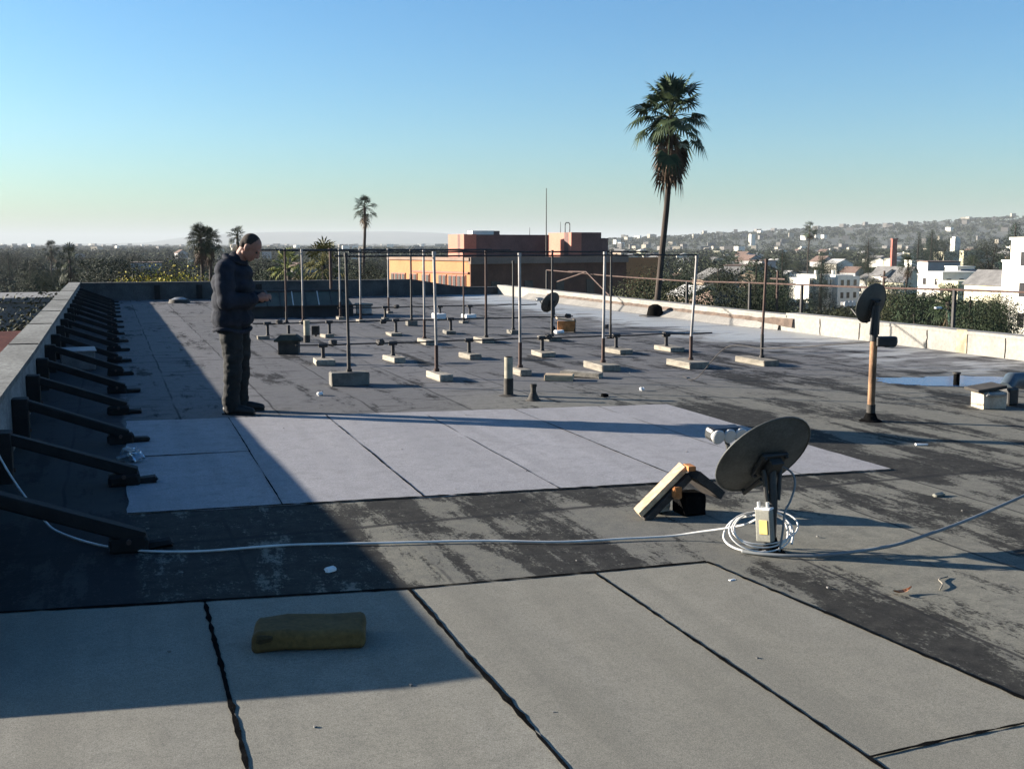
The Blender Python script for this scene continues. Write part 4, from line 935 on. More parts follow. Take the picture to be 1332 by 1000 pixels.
ridge('mountains', [(-700, 319), (-300, 318.5), (0, 319), (150, 318.6), (330, 317.5), (560, 317), (760, 316), (900, 316), (1400, 316)], 7600, 8600, hill_mat('far_rise', (.03, .04, .03), (.07, .07, .055), 0, .004), .08, 8)

def hill_z(px, d):
    """ground height under a far point"""
    if px < 700 or d < 1700: return GZ
    for (xa, ya), (xb, yb) in zip(HILL, HILL[1:]):
        if xa <= px <= xb: py = ya + (yb - ya) * (px - xa) / (xb - xa); break
    else: py = 262
    q = min(1, (d - 1700) / 2500); return GZ - 2 + (lift(py, 4200) - GZ + 2) * math.sin(q * math.pi / 2) ** 1.25

# ------------------------------------------------------------------ leaves and trees
def leaf_cloud(mb, blobs, n, size, seed, mi=0, up_bias=.25):
    """n leaf sprays (folded quads) spread through a set of ellipsoids, thinner inside"""
    rg = np.random.default_rng(seed)
    vol = np.array([b[1][0] * b[1][1] * b[1][2] for b in blobs]) ** .75; cnt = np.maximum(3, (vol / vol.sum() * n).astype(int))
    for (c, rr), k in zip(blobs, cnt):
        d = rg.normal(size=(k, 3)); d /= np.linalg.norm(d, axis=1)[:, None]
        q = rg.random(k) ** .28
        bump = 1 + .22 * np.sin(d[:, 0] * 5 + seed) * np.cos(d[:, 2] * 6 + seed * 2)
        P = np.array(c) + d * np.array(rr) * (q * bump)[:, None]
        nrm = d + rg.normal(size=(k, 3)) * .5; nrm[:, 2] += up_bias; nrm /= np.linalg.norm(nrm, axis=1)[:, None]
        a = np.cross(nrm, rg.normal(size=(k, 3))); a /= np.linalg.norm(a, axis=1)[:, None]; b_ = np.cross(nrm, a)
        s_ = size * (0.6 + .8 * rg.random(k))[:, None]
        V = np.stack([P - a * s_, P - b_ * s_ * .55 + nrm * s_ * .15, P + a * s_, P + b_ * s_ * .55 + nrm * s_ * .15], 1).reshape(-1, 3)
        o = len(mb.v); mb.v += [tuple(v) for v in V.tolist()]
        mb.f += [(o + 4 * i, o + 4 * i + 1, o + 4 * i + 2, o + 4 * i + 3) for i in range(k)]; mb.m += [mi] * k
bark = mat('bark', (.055, .042, .034), .95, .4, 2.5, bump=.5, stretch=(3, 3, .5))
LEAF = {'dark': leaf_material('dark_leaves', (.010, .017, .009), (.030, .040, .020)),
        'olive': leaf_material('olive_leaves', (.018, .022, .010), (.052, .052, .024)),
        'gold': leaf_material('yellowing_leaves', (.13, .105, .016), (.34, .25, .045)),
        'fir': leaf_material('needle_leaves', (.008, .018, .013), (.028, .044, .028)),
        'palm': leaf_material('palm_fronds', (.012, .021, .011), (.042, .055, .026)),
        'palm_gold': leaf_material('yellowish_fronds', (.06, .07, .018), (.17, .16, .05)),  # yellower frond colour for the squat palms
        'dead': leaf_material('dead_fronds', (.040, .028, .019), (.115, .080, .052))}
def tree_meshes(kindname, seed):
    """returns (trunk MB, crown MB, leaf key), unit height about 10 m"""
    rg = random.Random(seed); tr, cr = MB(), MB()
    if kindname in ('round', 'spread', 'gold', 'olive'):
        wv = {'round': 3.2, 'spread': 4.6, 'gold': 3.6, 'olive': 3.4}[kindname]; base = 2.2
        tr.tube([(0, 0, 0), (.1, .05, 1.2), (.0, .1, 2.6), (.15, 0, 4.6)], [.34, .27, .23, .14], 9)
        blobs = []
        for k in range(11):
            a = k * 2.4 + rg.random(); rr = wv * (.25 + .5 * rg.random()); z = 3.4 + 5.4 * rg.random()
            sc = (1 - abs(z - 5.6) / 8)
            p = Vector((rr * math.cos(a) * sc, rr * math.sin(a) * sc, z)); q = rg.uniform(1.2, 2.1)
            blobs.append((tuple(p), (q * 1.15, q * 1.15, q * .85)))
            if k % 2 == 0: tr.tube([(0, .05, 2.2 + .2 * k * .3), tuple(p * .5 + Vector((0, 0, 1.6))), tuple(p)], [.14, .09, .04], 6)
        leaf_cloud(cr, blobs, 20000, .054, seed)
        return tr, cr, {'round': 'dark', 'spread': 'dark', 'gold': 'gold', 'olive': 'olive'}[kindname]
    if kindname == 'tall':
        tr.tube([(0, 0, 0), (.1, 0, 3), (0, .1, 6), (0, 0, 9)], [.3, .24, .16, .05], 8)
        blobs = []
        for k in range(13):
            z = 2.6 + 6.4 * k / 12; q = 1.35 * (1 - abs(z - 5) / 7.5) + .25; a = k * 2.4
            blobs.append(((.7 * q * math.cos(a), .7 * q * math.sin(a), z), (q, q, q * .9)))
        leaf_cloud(cr, blobs, 13000, .05, seed); return tr, cr, 'dark'
    if kindname == 'conifer':
        tr.tube([(0, 0, 0), (.05, 0, 5), (0, 0, 10)], [.28, .18, .03], 8); blobs = []
        for k in range(16):
            z = 1.5 + 8.3 * k / 15; q = 1.9 * (1 - (z - 1.2) / 9.4) + .18
            for j in range(3):
                a = k * 1.9 + j * 2.1; blobs.append(((.55 * q * math.cos(a), .55 * q * math.sin(a), z), (q * .62, q * .62, .42)))
        leaf_cloud(cr, blobs, 11000, .06, seed, up_bias=-.1); return tr, cr, 'fir'
    if kindname == 'shrub':
        tr.tube([(0, 0, 0), (0, 0, 4)], [.3, .1], 7); blobs = [((rg.uniform(-2.6, 2.6), rg.uniform(-2.6, 2.6), rg.uniform(2, 7.5)), (2.1, 2.1, 1.8)) for k in range(9)]
        leaf_cloud(cr, blobs, 4000, .14, seed); return tr, cr, 'olive'
def fan_frond(mb, root, az, elv, Lp, rad, seed, droop=.5, nleaf=17, mi=0):
    """a fan palm frond: stalk, then a pleated fan of pointed strips"""
    rg = random.Random(seed)
    d = Vector((math.cos(az) * math.cos(elv), math.sin(az) * math.cos(elv), math.sin(elv)))
    tip = Vector(root) + d * Lp + Vector((0, 0, -droop * Lp * .25))
    mb.tube([root, Vector(root) + d * Lp * .5, tip], [.035, .028, .018], 4, mi, cap=False)
    d2 = (d + Vector((0, 0, -droop * .55))).normalized(); side = d2.cross(Vector((0, 0, 1)))
    side = side.normalized() if side.length > 1e-3 else Vector((1, 0, 0)); nn = side.cross(d2)
    roll = rg.uniform(-.5, .5); side, nn = side * math.cos(roll) + nn * math.sin(roll), nn * math.cos(roll) - side * math.sin(roll)
    for k in range(nleaf):
        a = (k / (nleaf - 1) - .5) * R(215); L = rad * (.72 + .28 * math.cos(a * .7)) * rg.uniform(.88, 1.08)
        v = (d2 * math.cos(a) + side * math.sin(a)).normalized(); w_ = side * math.cos(a) - d2 * math.sin(a)
        m_ = tip + v * L * .55 + nn * .03; e = tip + v * L * .97 + Vector((0, 0, -droop * L * rg.uniform(.25, .5)))
        wd = rad * .060
        mb.add([tip, m_ - w_ * wd + nn * .02, e, m_ + w_ * wd + nn * .02], [(0, 1, 2, 3)], mi)
def palm(name, label, x, y, hgt, base_z, rad, lean, seed, group, n=46, skirt=22, gold=False, tr=.22, fine=17, skirt_len=1.0):
    t = thing(name, label, 'palm tree', (x, y, base_z), 0, group); top = Vector((lean[0], lean[1], hgt))
    pts = [(lean[0] * (k / 10) ** 1.25 , lean[1] * (k / 10) ** 1.25, hgt * k / 10) for k in range(11)]
    pts = [Vector(p) + Vector((.10 * math.sin(k * .9), .05 * math.cos(k), 0)) for k, p in enumerate(pts)]; pts[-1] = top
    mb = MB(); mb.tube(pts, [tr * (1.45 if k == 0 else 1.15 - .035 * k) for k in range(11)], 10); mb.build('trunk', bark, t, smooth=True)
    cr = MB(); rg = random.Random(seed)
    for k in range(n):
        q = k / n; elv = R(84 - 122 * q + rg.uniform(-16, 16)); az = k * 2.39996 + rg.uniform(-.5, .5)
        fan_frond(cr, top + Vector((0, 0, rg.uniform(-.1, .25) - .35 * q)), az, elv, rad * rg.uniform(.44, .78), rad * rg.uniform(.36, .50), seed + k, droop=.35 + .6 * q, nleaf=fine)
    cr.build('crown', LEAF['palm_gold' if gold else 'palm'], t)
    if skirt:
        dk = MB()
        for k in range(skirt):
            elv = R(-58 - rg.uniform(0, 24)); az = k * 2.4 + rg.uniform(-.4, .4)
            fan_frond(dk, top + Vector((0, 0, -.35 - rg.uniform(0, 1.1) * skirt_len)), az, elv, rad * rg.uniform(.30, .52), rad * rg.uniform(.35, .55), seed + 90 + k, droop=1.0, nleaf=max(7, fine - 5))
        dk.build('dead_skirt', LEAF['dead'], t)
    return t
x, y = far(846, 55.0); ax, ay = far(870, 55.0)
palm('palm_tree', 'tall dark fan palm towering over the right parapet, dead fronds hanging below its crown', x, y, lift(154, 55) - GZ, GZ, 2.15, (ax - x, ay - y), 3, 'fan palms', n=50, skirt=28, skirt_len=1.5, tr=.165)
x, y = far(471, 172.0); ax, ay = far(475, 172.0)
palm('palm_tree', 'slender fan palm above the dark top rails, left of the orange building', x, y, lift(271, 172) - GZ, GZ, 2.15, (ax - x, ay - y), 11, 'fan palms', n=40, skirt=14, fine=11, tr=.26)
def small_palm(px, py, d, rad, label, seed, gold=False, skirt=10, n=34):
    x, y = far(px, d); palm('palm_tree', label, x, y, lift(py, d) - GZ, GZ, rad, (rnd.uniform(-.4, .4), rnd.uniform(-.3, .3)), seed, 'fan palms', n, skirt, gold, .22, 10)
small_palm(308, 307, 150, 1.6, 'fan palm poking up just behind the head of the man', 21)
small_palm(264, 311, 120, 1.75, 'bushy fan palm left of the man, one of two with joined crowns', 22, skirt=40, n=80)
small_palm(275, 312, 128, 1.75, 'fan palm whose crown merges with the bushy one left of the man', 23, skirt=40, n=80)
small_palm(428, 345, 75, 1.9, 'squat yellowish palm beyond the far wall, right of the skylight', 24, True, 4)
small_palm(378, 348, 85, 1.7, 'squat yellow green palm seen above the skylight panes', 25, True, 4)
small_palm(1051, 299, 420, 3.6, 'lone dark palm breaking the hill line above the white apartment block', 26)
small_palm(87, 337, 160, 2.6, 'dark palm by the corner of the left parapet', 27)
small_palm(65, 323, 330, 3.0, 'thin hazy palm standing alone on the plain beyond the left parapet', 28)
small_palm(1180, 342, 210, 2.2, 'dark palm between the cream gable house and the brick chimney', 30)
small_palm(1238, 392, 75, 1.5, 'ragged palm just beyond the right parapet, under the white houses', 31)

PROTO = {}
def proto(k, v):
    if (k, v) not in PROTO:
        tr, cr, lk = tree_meshes(k, 100 + v * 13 + len(k))
        o = thing('tree', 'x', 'tree'); tr.build('trunk', bark, o, smooth=True); cr.build('crown', LEAF[lk], o); PROTO[(k, v)] = o; o['used'] = 0
    return PROTO[(k, v)]
def tree(k, v, px, d, top_py, label, group=None, wide=1.0, base=None):
    x, y = far(px, d); bz = GZ if base is None else base; hgt = lift(top_py, d) - bz
    p = proto(k, v); s = hgt / 9.9
    loc = (x, y, bz); sc = (s * wide, s * wide, s)
    if not p['used']:
        p['used'] = 1; o = p; o.location = loc; o.scale = sc; o.rotation_euler = (0, 0, rnd.uniform(0, 6.28)); o['label'] = label
        if group: o['group'] = group
    else:
        o = dup(p, loc, rnd.uniform(0, 6.28), sc, label, group)
        if not group and 'group' in o: del o['group']
    return o
G1 = 'trees just beyond the roof'
near = [
 ('gold', 0, 205, 62, 352, 'low golden leaved tree beyond the far wall, left of the man', .8),
 ('gold', 1, 240, 70, 347, 'yellowing tree touching the golden tree, close to the back of the man', .8),
 ('round', 0, 175, 110, 340, 'dark round tree behind the golden tree', 1.2),
 ('spread', 0, 130, 90, 347, 'dark spreading tree beyond the left end of the far wall', 1.2),
 ('olive', 0, 60, 42, 388, 'greenish tree just outside the left parapet', 1.1),
 ('round', 1, 352, 95, 342, 'dark tree seen between the man and the brown skylight pole', 1.2),
 ('spread', 1, 455, 110, 340, 'dark tree behind the squat yellowish palm', 1.0),
 ('round', 2, 487, 140, 338, 'bluish dark tree at the left end of the orange building', 1.0),
 ('tall', 0, 818, 125, 338, 'tall dark tree right of the orange building', 1.3),
 ('olive', 1, 835, 80, 352, 'olive tree around the trunk of the towering palm', .8),
 ('olive', 2, 872, 70, 347, 'olive tree just right of the towering palm', .8),
 ('round', 3, 905, 66, 358, 'dark dense tree behind the leaning grey pole', .9),
 ('spread', 2, 958, 84, 356, 'broad dark tree behind the brown and grey pole', .7),
 ('tall', 1, 935, 150, 336, 'slim dark tree above the broad dark tree', 1.1),
 ('tall', 2, 985, 160, 333, 'pointed dark tree above the brown and grey pole', 1.0),
 ('round', 4, 1000, 110, 352, 'dark tree to the left of the white apartment block', .62),
 ('olive', 0, 1085, 90, 402, 'low brownish tree in front of the white apartment block', .6),
 ('spread', 3, 1190, 90, 364, 'big spreading green tree behind the rusty post dish', .85),
 ('round', 5, 1212, 70, 372, 'big dense tree between the rusty post dish and the ragged palm', .8),
 ('olive', 1, 1150, 80, 384, 'bushy olive tree directly behind the dish on the rusty post', .6),
 ('olive', 2, 1262, 64, 386, 'thin brownish tree below the low white houses', .7),
 ('round', 0, 1296, 58, 396, 'dark tree in front of the cream house by the tall white building', .6),
 ('conifer', 0, 1195, 560, 303, 'dark conifer among houses left of the white tower', 1.3),
 ('conifer', 1, 1212, 585, 300, 'tall dark conifer nearest the white tower', 1.5),
 ('spread', 4, 1225, 600, 302, 'broad dark tree crown by the tall conifer near the white tower', 1.4),
 ('conifer', 0, 1320, 330, 292, 'dark conifer over the tall white building', 1.7),
 ('round', 2, 1290, 360, 303, 'dark tree left of the conifer over the tall white building', 1.3),
 ('tall', 1, 1130, 620, 306, 'slim dark tree rising left of the brick chimney', 1.3),
]
for k, v, px, d, top, lab, wd in near: tree(k, v, px, d, top, lab, G1, wd)

# ------------------------------------------------------------------ buildings
def wallmat(name, c, var=.12): return mat(name, c, .9, var, .6, fine=.1)
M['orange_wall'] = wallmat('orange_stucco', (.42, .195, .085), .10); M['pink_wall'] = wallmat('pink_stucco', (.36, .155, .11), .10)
M['orange_shaded'] = wallmat('orange_stucco_shaded', (.15, .070, .045), .25); M['white'] = wallmat('white_stucco', (.72, .69, .60)); M['cream'] = wallmat('cream_stucco', (.62, .58, .42))  # brown side wall: shade put into the orange building's colour
M['win'] = mat('dark_window', (.03, .028, .03), .25, .2, 2, fine=0, spec=.5); M['roofgrey'] = mat('grey_roofing', (.16, .155, .15), .95, .3, .8); M['roofred'] = mat('red_tile', (.26, .075, .045), .9, .3, 1.2); M['brick'] = mat('red_brick', (.30, .10, .075), .9, .3, .8)
M['roofpale'] = mat('pale_roofing', (.42, .41, .39), .95, .2, .8)
def frame2(p0, p1):
    """a wall from p0 to p1 (x, y): unit along, unit outward (to the right-hand side when walking p0 -> p1)"""
    a = Vector((p1[0] - p0[0], p1[1] - p0[1], 0)); L = a.length; a /= L; return a, Vector((a.y, -a.x, 0)), L
def block(mb, p0, p1, depth, z0, z1, mi=0):
    a, o, L = frame2(p0, p1); A = Vector((*p0, 0)); B2 = Vector((*p1, 0)); q = [A, B2, B2 - o * depth, A - o * depth]
    mb.prism([(v.x, v.y) for v in q][::-1], z0, z1, mi); return a, o, L
def window(parent, p0, a, o, s, z, w_, h_, name='window', m=None, frame_m=None):
    c = Vector((*p0, 0)) + a * s + Vector((0, 0, z)); rot = Matrix((a, -o, UP)).transposed()
    mb = MB(); mb.box(c + o * .02, (w_ + .2, .10, h_ + .2), rot=rot); fr = mb.build('window', frame_m or M['pink_wall'], parent)
    mb = MB(); mb.box(c + o * .085, (w_, .05, h_), rot=rot); mb.build('pane', m or M['win'], fr); return fr
# orange building
t = thing('orange_building', 'orange stucco building with a sunlit left wall and a stepped pink penthouse', 'building')
pL = far(506, 100); pR = far(611, 90); pX = far(814, 100.5)
zt = lift(337.2, 90)
mb = MB(); a1, o1, L1 = block(mb, pL, pR, 21.8, GZ, zt); mb.build('lit_wall_block', M['orange_wall'], t)
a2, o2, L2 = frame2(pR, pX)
mb = MB(); c = Vector((*pR, 0)) + a2 * L2 / 2 + o2 * .06; mb.box(c + Vector((0, 0, (GZ + zt) / 2 - .1)), (L2, .12, zt - GZ - .3), rot=Matrix((a2, -o2, UP)).transposed()); mb.build('side_wall', M['orange_shaded'], t)
mb = MB(); mb.box(Vector((*pR, 0)) + a2 * L2 / 2 + o2 * .12 + Vector((0, 0, zt - .12)), (L2 + .2, .35, .55), rot=Matrix((a2, -o2, UP)).transposed()); mb.box(Vector((*pL, 0)) + a1 * L1 / 2 + o1 * .08 + Vector((0, 0, zt + .0)), (L1 + .2, .22, .28), rot=Matrix((a1, -o1, UP)).transposed()); mb.build('cornice', wallmat('grey_cornice', (.24, .17, .13)), t)
mb = MB(); mb.box(Vector((*pR, 0)) + a1 * -(L1 * .35) + o1 * .05 + Vector((0, 0, zt - 1.12)), (L1 * .68, .16, .16), rot=Matrix((a1, -o1, UP)).transposed()); mb.build('string_course', M['pink_wall'], t)
for s in (.9, 2.1, 4.0, 6.0, 8.6, 10.1, 11.4):
    for dx in (0, .62):
        window(t, pL, a1, o1, s + dx - .25, zt - 2.35, .40, 1.9)
        window(t, pL, a1, o1, s + dx - .25, zt - 5.6, .40, 1.9)
for s in (2.5, 6.0, 9.5, 13.0):
    window(t, pR, a2, o2 * 1.5, s, zt - 2.6, .9, 1.5, frame_m=M['orange_shaded'])
def setback(px0, px1, d0, d1, py_top, depth, m, name, zlow=None, pyb=None):
    p, q = far(px0, d0), far(px1, d1); mb = MB(); block(mb, p, q, depth, (zt - .2) if zlow is None else zlow, lift(py_top, (d0 + d1) / 2)); return mb.build(name, m, t), p, q
M['pink_shaded'] = wallmat('pink_stucco_shaded', (.150, .090, .080), .2)  # penthouse faces turned from the sun, their shade put into the colour
ph, p, q = setback(583, 603.5, 103, 99.2, 305, 1.2, M['pink_wall'], 'penthouse')
setback(604, 714, 99.4, 104, 305.5, 1.3, M['pink_shaded'], 'penthouse_front')
setback(713, 743, 108.5, 101.5, 303, 1.0, M['pink_wall'], 'stair_tower'); setback(743.5, 782, 101.7, 103.0, 302.5, 1.5, M['pink_shaded'], 'stair_tower_side')
setback(782, 791, 103.2, 103.8, 310, 4.0, M['pink_shaded'], 'side_step')
setback(615, 650, 103, 104.3, 300.5, 1.0, M['roofgrey'], 'rooftop_unit', lift(306, 103))
setback(608, 614.5, 104, 101.5, 300.5, 2.0, M['white'], 'rooftop_tank', lift(306, 103))
def mast(px, d, y0_, y1_, r, name='antenna'):
    x, y = far(px, d); mb = MB(); mb.tube([(x, y, lift(y0_, d)), (x, y, lift(y1_, d))], [r, r * .6], 6); mb.build(name, M['pole_dark'], t)
mast(710.5, 97, 337, 246, .055); mast(689, 104, 306, 296, .03); mast(729, 106, 303, 289, .03); mast(735, 106, 303, 292, .05); mast(741, 106, 303, 291, .05)
x, y = far(738, 106); mb = MB(); mb.tube([(x - .25, y, lift(293, 106)), (x - .15, y, lift(290, 106)), (x + .15, y, lift(290, 106)), (x + .25, y, lift(293, 106))], .05, 6); mb.build('antenna_hoop', M['pole_dark'], t)

def house(px, d, w_, dp, top_py, yaw, wall, roof='flat', rise=.0, label='', group=None, stories=0, name='house', base=None, cat='house', roofm=None, wins=True, cols=None, h_=None):
    x, y = far(px, d); bz = GZ if base is None else base; zt_ = lift(top_py, d) if h_ is None else bz + h_
    t = thing(name, label, cat, (x, y, bz), -YAW + yaw, group); hh = zt_ - bz; rm = roofm or M['roofgrey']
    if roof == 'flat':
        mb = MB(); mb.box((0, 0, hh / 2), (w_, dp, hh)); mb.build('wall', wall, t)
        mb = MB(); mb.box((0, 0, hh + .06), (w_ + .3, dp + .3, .25)); mb.build('roof', roofm or wall, t)
    else:
        e = hh - rise
        mb = MB(); mb.add([(-w_ / 2, -dp / 2, 0), (w_ / 2, -dp / 2, 0), (w_ / 2, dp / 2, 0), (-w_ / 2, dp / 2, 0), (-w_ / 2, -dp / 2, e), (w_ / 2, -dp / 2, e), (w_ / 2, dp / 2, e), (-w_ / 2, dp / 2, e)] + ([(0, -dp / 2, hh - .1), (0, dp / 2, hh - .1)] if roof == 'gable' else []),
                          [(0, 1, 5, 8, 4), (2, 3, 7, 9, 6), (1, 2, 6, 5), (3, 0, 4, 7), (3, 2, 1, 0)] if roof == 'gable' else [(0, 1, 5, 4), (1, 2, 6, 5), (2, 3, 7, 6), (3, 0, 4, 7), (3, 2, 1, 0), (4, 5, 6, 7)]); mb.build('wall', wall, t)
        mb = MB(); ov = .35
        if roof == 'gable':
            for s in (-1, 1):
                v = [(0, -dp / 2 - ov, hh), (0, dp / 2 + ov, hh), (s * (w_ / 2 + ov), dp / 2 + ov, e - .1), (s * (w_ / 2 + ov), -dp / 2 - ov, e - .1)]
                mb.add(v + [(a, b, c + .14) for a, b, c in v], [(0, 1, 2, 3), (7, 6, 5, 4), (0, 3, 7, 4), (1, 5, 6, 2), (2, 6, 7, 3)])
        else:
            v = [(-w_ / 2 - ov, -dp / 2 - ov, e), (w_ / 2 + ov, -dp / 2 - ov, e), (w_ / 2 + ov, dp / 2 + ov, e), (-w_ / 2 - ov, dp / 2 + ov, e), (-w_ / 2 * .4, 0, hh), (w_ / 2 * .4, 0, hh)]
            mb.add(v, [(0, 1, 5, 4), (1, 2, 5), (2, 3, 4, 5), (3, 0, 4), (3, 2, 1, 0)])
        mb.build('roof', rm, t)
    if wins and stories:
        n = cols or max(2, int(w_ / 3.0))
        for s in range(stories):
            z = (hh - rise) * (s + .55) / stories if roof != 'flat' else hh - 1.9 - s * 3.0
            if z < .8: continue
            for k in range(n):
                xx = -w_ / 2 + w_ * (k + .5) / n
                mb = MB(); mb.box((xx, -dp / 2 - .02, z), (1.05, .12, 1.35)); wn = mb.build('window', M['win'], t)
            m_ = max(1, int(dp / 3.5))
            for k in range(m_):
                yy = -dp / 2 + dp * (k + .5) / m_
                mb = MB(); mb.box((-w_ / 2 - .02, yy, z), (.12, 1.05, 1.35)); mb.build('window', M['win'], t)
    return t
# the white apartment block: three-storey bays with darker slots between
t = thing('white_apartment_block', 'white apartment block with stepped bays among dark trees beyond the right parapet', 'apartment building', (*far(1090, 265), GZ), -YAW + .35)
hh = lift(357, 265) - GZ
for k, (x0, x1, y0_, dh) in enumerate(((-7.2, -5.8, .9, -.8), (-5.8, -1.9, 0, 0), (-1.9, .2, 1.6, -1.2), (.2, 4.6, -.2, -.1), (4.6, 7.4, .8, -.5))):
    mb = MB(); mb.box(((x0 + x1) / 2, y0_ + 4.5, (hh + dh) / 2), (x1 - x0 - .02, 9, hh + dh)); b_ = mb.build('bay', M['white'], t)
    for s in range(3):
        for q in ((.3, .7) if x1 - x0 > 3 else (.5,)):
            mb = MB(); mb.box((x0 + (x1 - x0) * q, y0_ - .02, hh - 2.0 - s * 3.0), (.8, .12, 1.4)); mb.build('window', M['win'], b_)
for x0 in (-3.8, 1.2):
    mb = MB(); mb.cyl((x0, 3, hh - .1), .45, 1.1, 8); mb.build('chimney', M['white'], t)
house(1167, 300, 8.6, 12, 347, .55, M['cream'], 'gable', 4.0, 'pale green gabled house with a blank sunlit end wall', stories=0)
house(1152, 302, 5.5, 6, 350, .3, M['white'], 'gable', 1.8, 'small white house joined to the left of the pale green gabled house', stories=1)
house(1136, 320, 7, 6, 356, .2, M['white'], 'gable', 1.6, 'little white cottage left of the small white house', stories=1)
house(1237, 230, 9, 8, 354, .25, M['white'], 'flat', 0, 'white flat roofed house stepping up behind the ragged palm', stories=2)
house(1222, 245, 6, 6, 357, .25, M['white'], 'flat', 0, 'low white house at the left of the stepped white houses', stories=1)
house(1262, 215, 9, 7, 366, .2, M['cream'], 'flat', 0, 'cream flat roofed box house in front of a grey roofed house', stories=1)
house(1262, 250, 11, 9, 350, .3, M['cream'], 'hip', 2.4, 'house with a dark grey roof above the cream flat roofed box', stories=1)
house(1302, 190, 6.5, 9, 352, .4, M['cream'], 'gable', 2.4, 'cream gabled house close to the tall white building', stories=1)
house(1250, 262, 4.5, 5, 347, .2, M['white'], 'flat', 0, 'small white tower house behind the stepped white houses', stories=1)
house(1190, 420, 5, 5, 339, .2, M['white'], 'flat', 0, 'tiny white cube house above the pale green gabled house', stories=0)
t = house(1393, 105, 6.2, 10, 311, .10, M['white'], 'flat', 0, 'tall white building cut by the right edge of the view', stories=3, name='white_building', cat='building', cols=2)
house(1340, 150, 4.6, 5, 340, .15, M['white'], 'flat', 0, 'white wing with a red brown lower wall beside the tall white building', stories=0, name='white_building', cat='building')
mb = MB(); mb.box((0, -2.56, 1.5 + 6), (4.5, .1, 5.6)); mb.build('lower_wall', M['roofred'], bpy.data.objects['white_building.001'])
t = thing('white_tower', 'distant white building with a square tower on its right end', 'building', (*far(1236, 640), GZ), -YAW + .3); hh = lift(327, 640) - GZ
mb = MB(); mb.box((-3, 0, hh / 2), (9, 9, hh)); mb.build('wall', M['cream'], t); mb = MB(); mb.box((3.4, 0, (lift(310, 640) - GZ) / 2), (3.6, 4, lift(310, 640) - GZ)); mb.build('tower', M['white'], t); mb = MB(); mb.box((3.4, 0, lift(310, 640) - GZ + .4), (2.4, 2.6, .8)); mb.build('tower_cap', M['white'], t)
house(1262, 660, 14, 9, 326, .2, M['cream'], 'flat', 0, 'long low cream building right of the distant white tower', stories=1, name='low_building', cat='building')
house(978, 2300, 10, 10, 305, .3, M['white'], 'flat', 0, 'bright white speck of a building high on the hillside', name='hillside_building', cat='building', base=hill_z(978, 2300), wins=False)
t = thing('brick_chimney', 'square red brick chimney standing among dark trees', 'chimney', (*far(1163, 520), GZ), -YAW)
hh = lift(312, 520) - GZ; mb = MB(); mb.box((0, 0, hh / 2), (2.6, 2.6, hh), taper=.85); mb.build('shaft', M['brick'], t); mb = MB(); mb.box((0, 0, hh + .3), (2.6, 2.6, .6)); mb.build('cap', M['brick'], t)
house(4, 34, 8, 9, 431, .5, wallmat('tan_wall', (.30, .24, .18)), 'hip', 1.2, 'low house with a red tile roof just outside the left parapet', stories=0, roofm=M['roofred'])
house(-4, 62, 7, 7, 388, .3, wallmat('dull_grey_wall', (.14, .14, .14)), 'flat', 0, 'dull grey flat roofed house beyond the left parapet', stories=1)
house(905, 170, 6, 7, 372, .3, wallmat('tan_gable_wall', (.22, .19, .15)), 'gable', 1.4, 'pale roofed house glimpsed right of the towering palm', stories=1, roofm=M['roofpale'])
house(935, 150, 6, 6, 377, .5, wallmat('pinkish_wall', (.26, .18, .14)), 'hip', 1.6, 'house with a pinkish roof among the trees by the brown and grey pole', stories=1, roofm=mat('pink_roof', (.27, .19, .15), .9, .2, 1))
house(1022, 330, 9, 8, 352, .3, M['white'], 'gable', 2, 'pale gabled house left of the white apartment block', stories=1, roofm=M['roofpale'])
house(1008, 560, 9, 8, 337, .3, M['white'], 'gable', 2, 'white house in the hazy trees above the brown and grey pole', stories=0, roofm=M['roofpale'])
house(1092, 480, 9, 8, 337, .4, M['white'], 'gable', 2, 'white gabled house above the white apartment block', stories=1, roofm=M['roofpale'])
house(820, 260, 9, 8, 344, .4, M['white'], 'gable', 2, 'pale roofed house between the orange building and the towering palm', stories=1, roofm=M['roofpale'])

# street lamp and poles below the right parapet
t = thing('street_lamp', 'greenish street lamp with a curved arm beyond the right parapet', 'street lamp', (*far(1240, 70), GZ), 0)
zt_ = lift(402, 70) - GZ; mb = MB(); mb.tube([(0, 0, 0), (0, 0, zt_ - .5), (-.15, 0, zt_ - .1), (-.7, 0, zt_ + .1)], [.10, .07, .05, .045], 8); mb.build('lamp_post', mat('green_paint', (.06, .12, .095), .6, .2, 6), t); mb = MB(); mb.rbox((-.95, 0, zt_ + .1), (.5, .22, .14), .05); mb.build('lamp_head', M['litter_white'], t)
UTL = []
for k, (px, d, top, lab) in enumerate(((1013, 95, 352, 'brown utility pole left of the white apartment block'), (1152, 120, 352, 'utility pole behind the dish on the rusty post'), (838, 130, 345, 'utility pole left of the towering palm'))):
    x, y = far(px, d); t = thing('utility_pole', lab, 'utility pole', (x, y, GZ), rnd.uniform(0, 3)); zz = lift(top, d) - GZ
    mb = MB(); mb.cyl((0, 0, 0), .16, zz, 8, 0, .11); mb.build('shaft', M['pole_brown'], t); mb = MB(); mb.box((0, 0, zz - .7), (2.2, .1, .12)); mb.build('crossarm', M['pole_brown'], t)

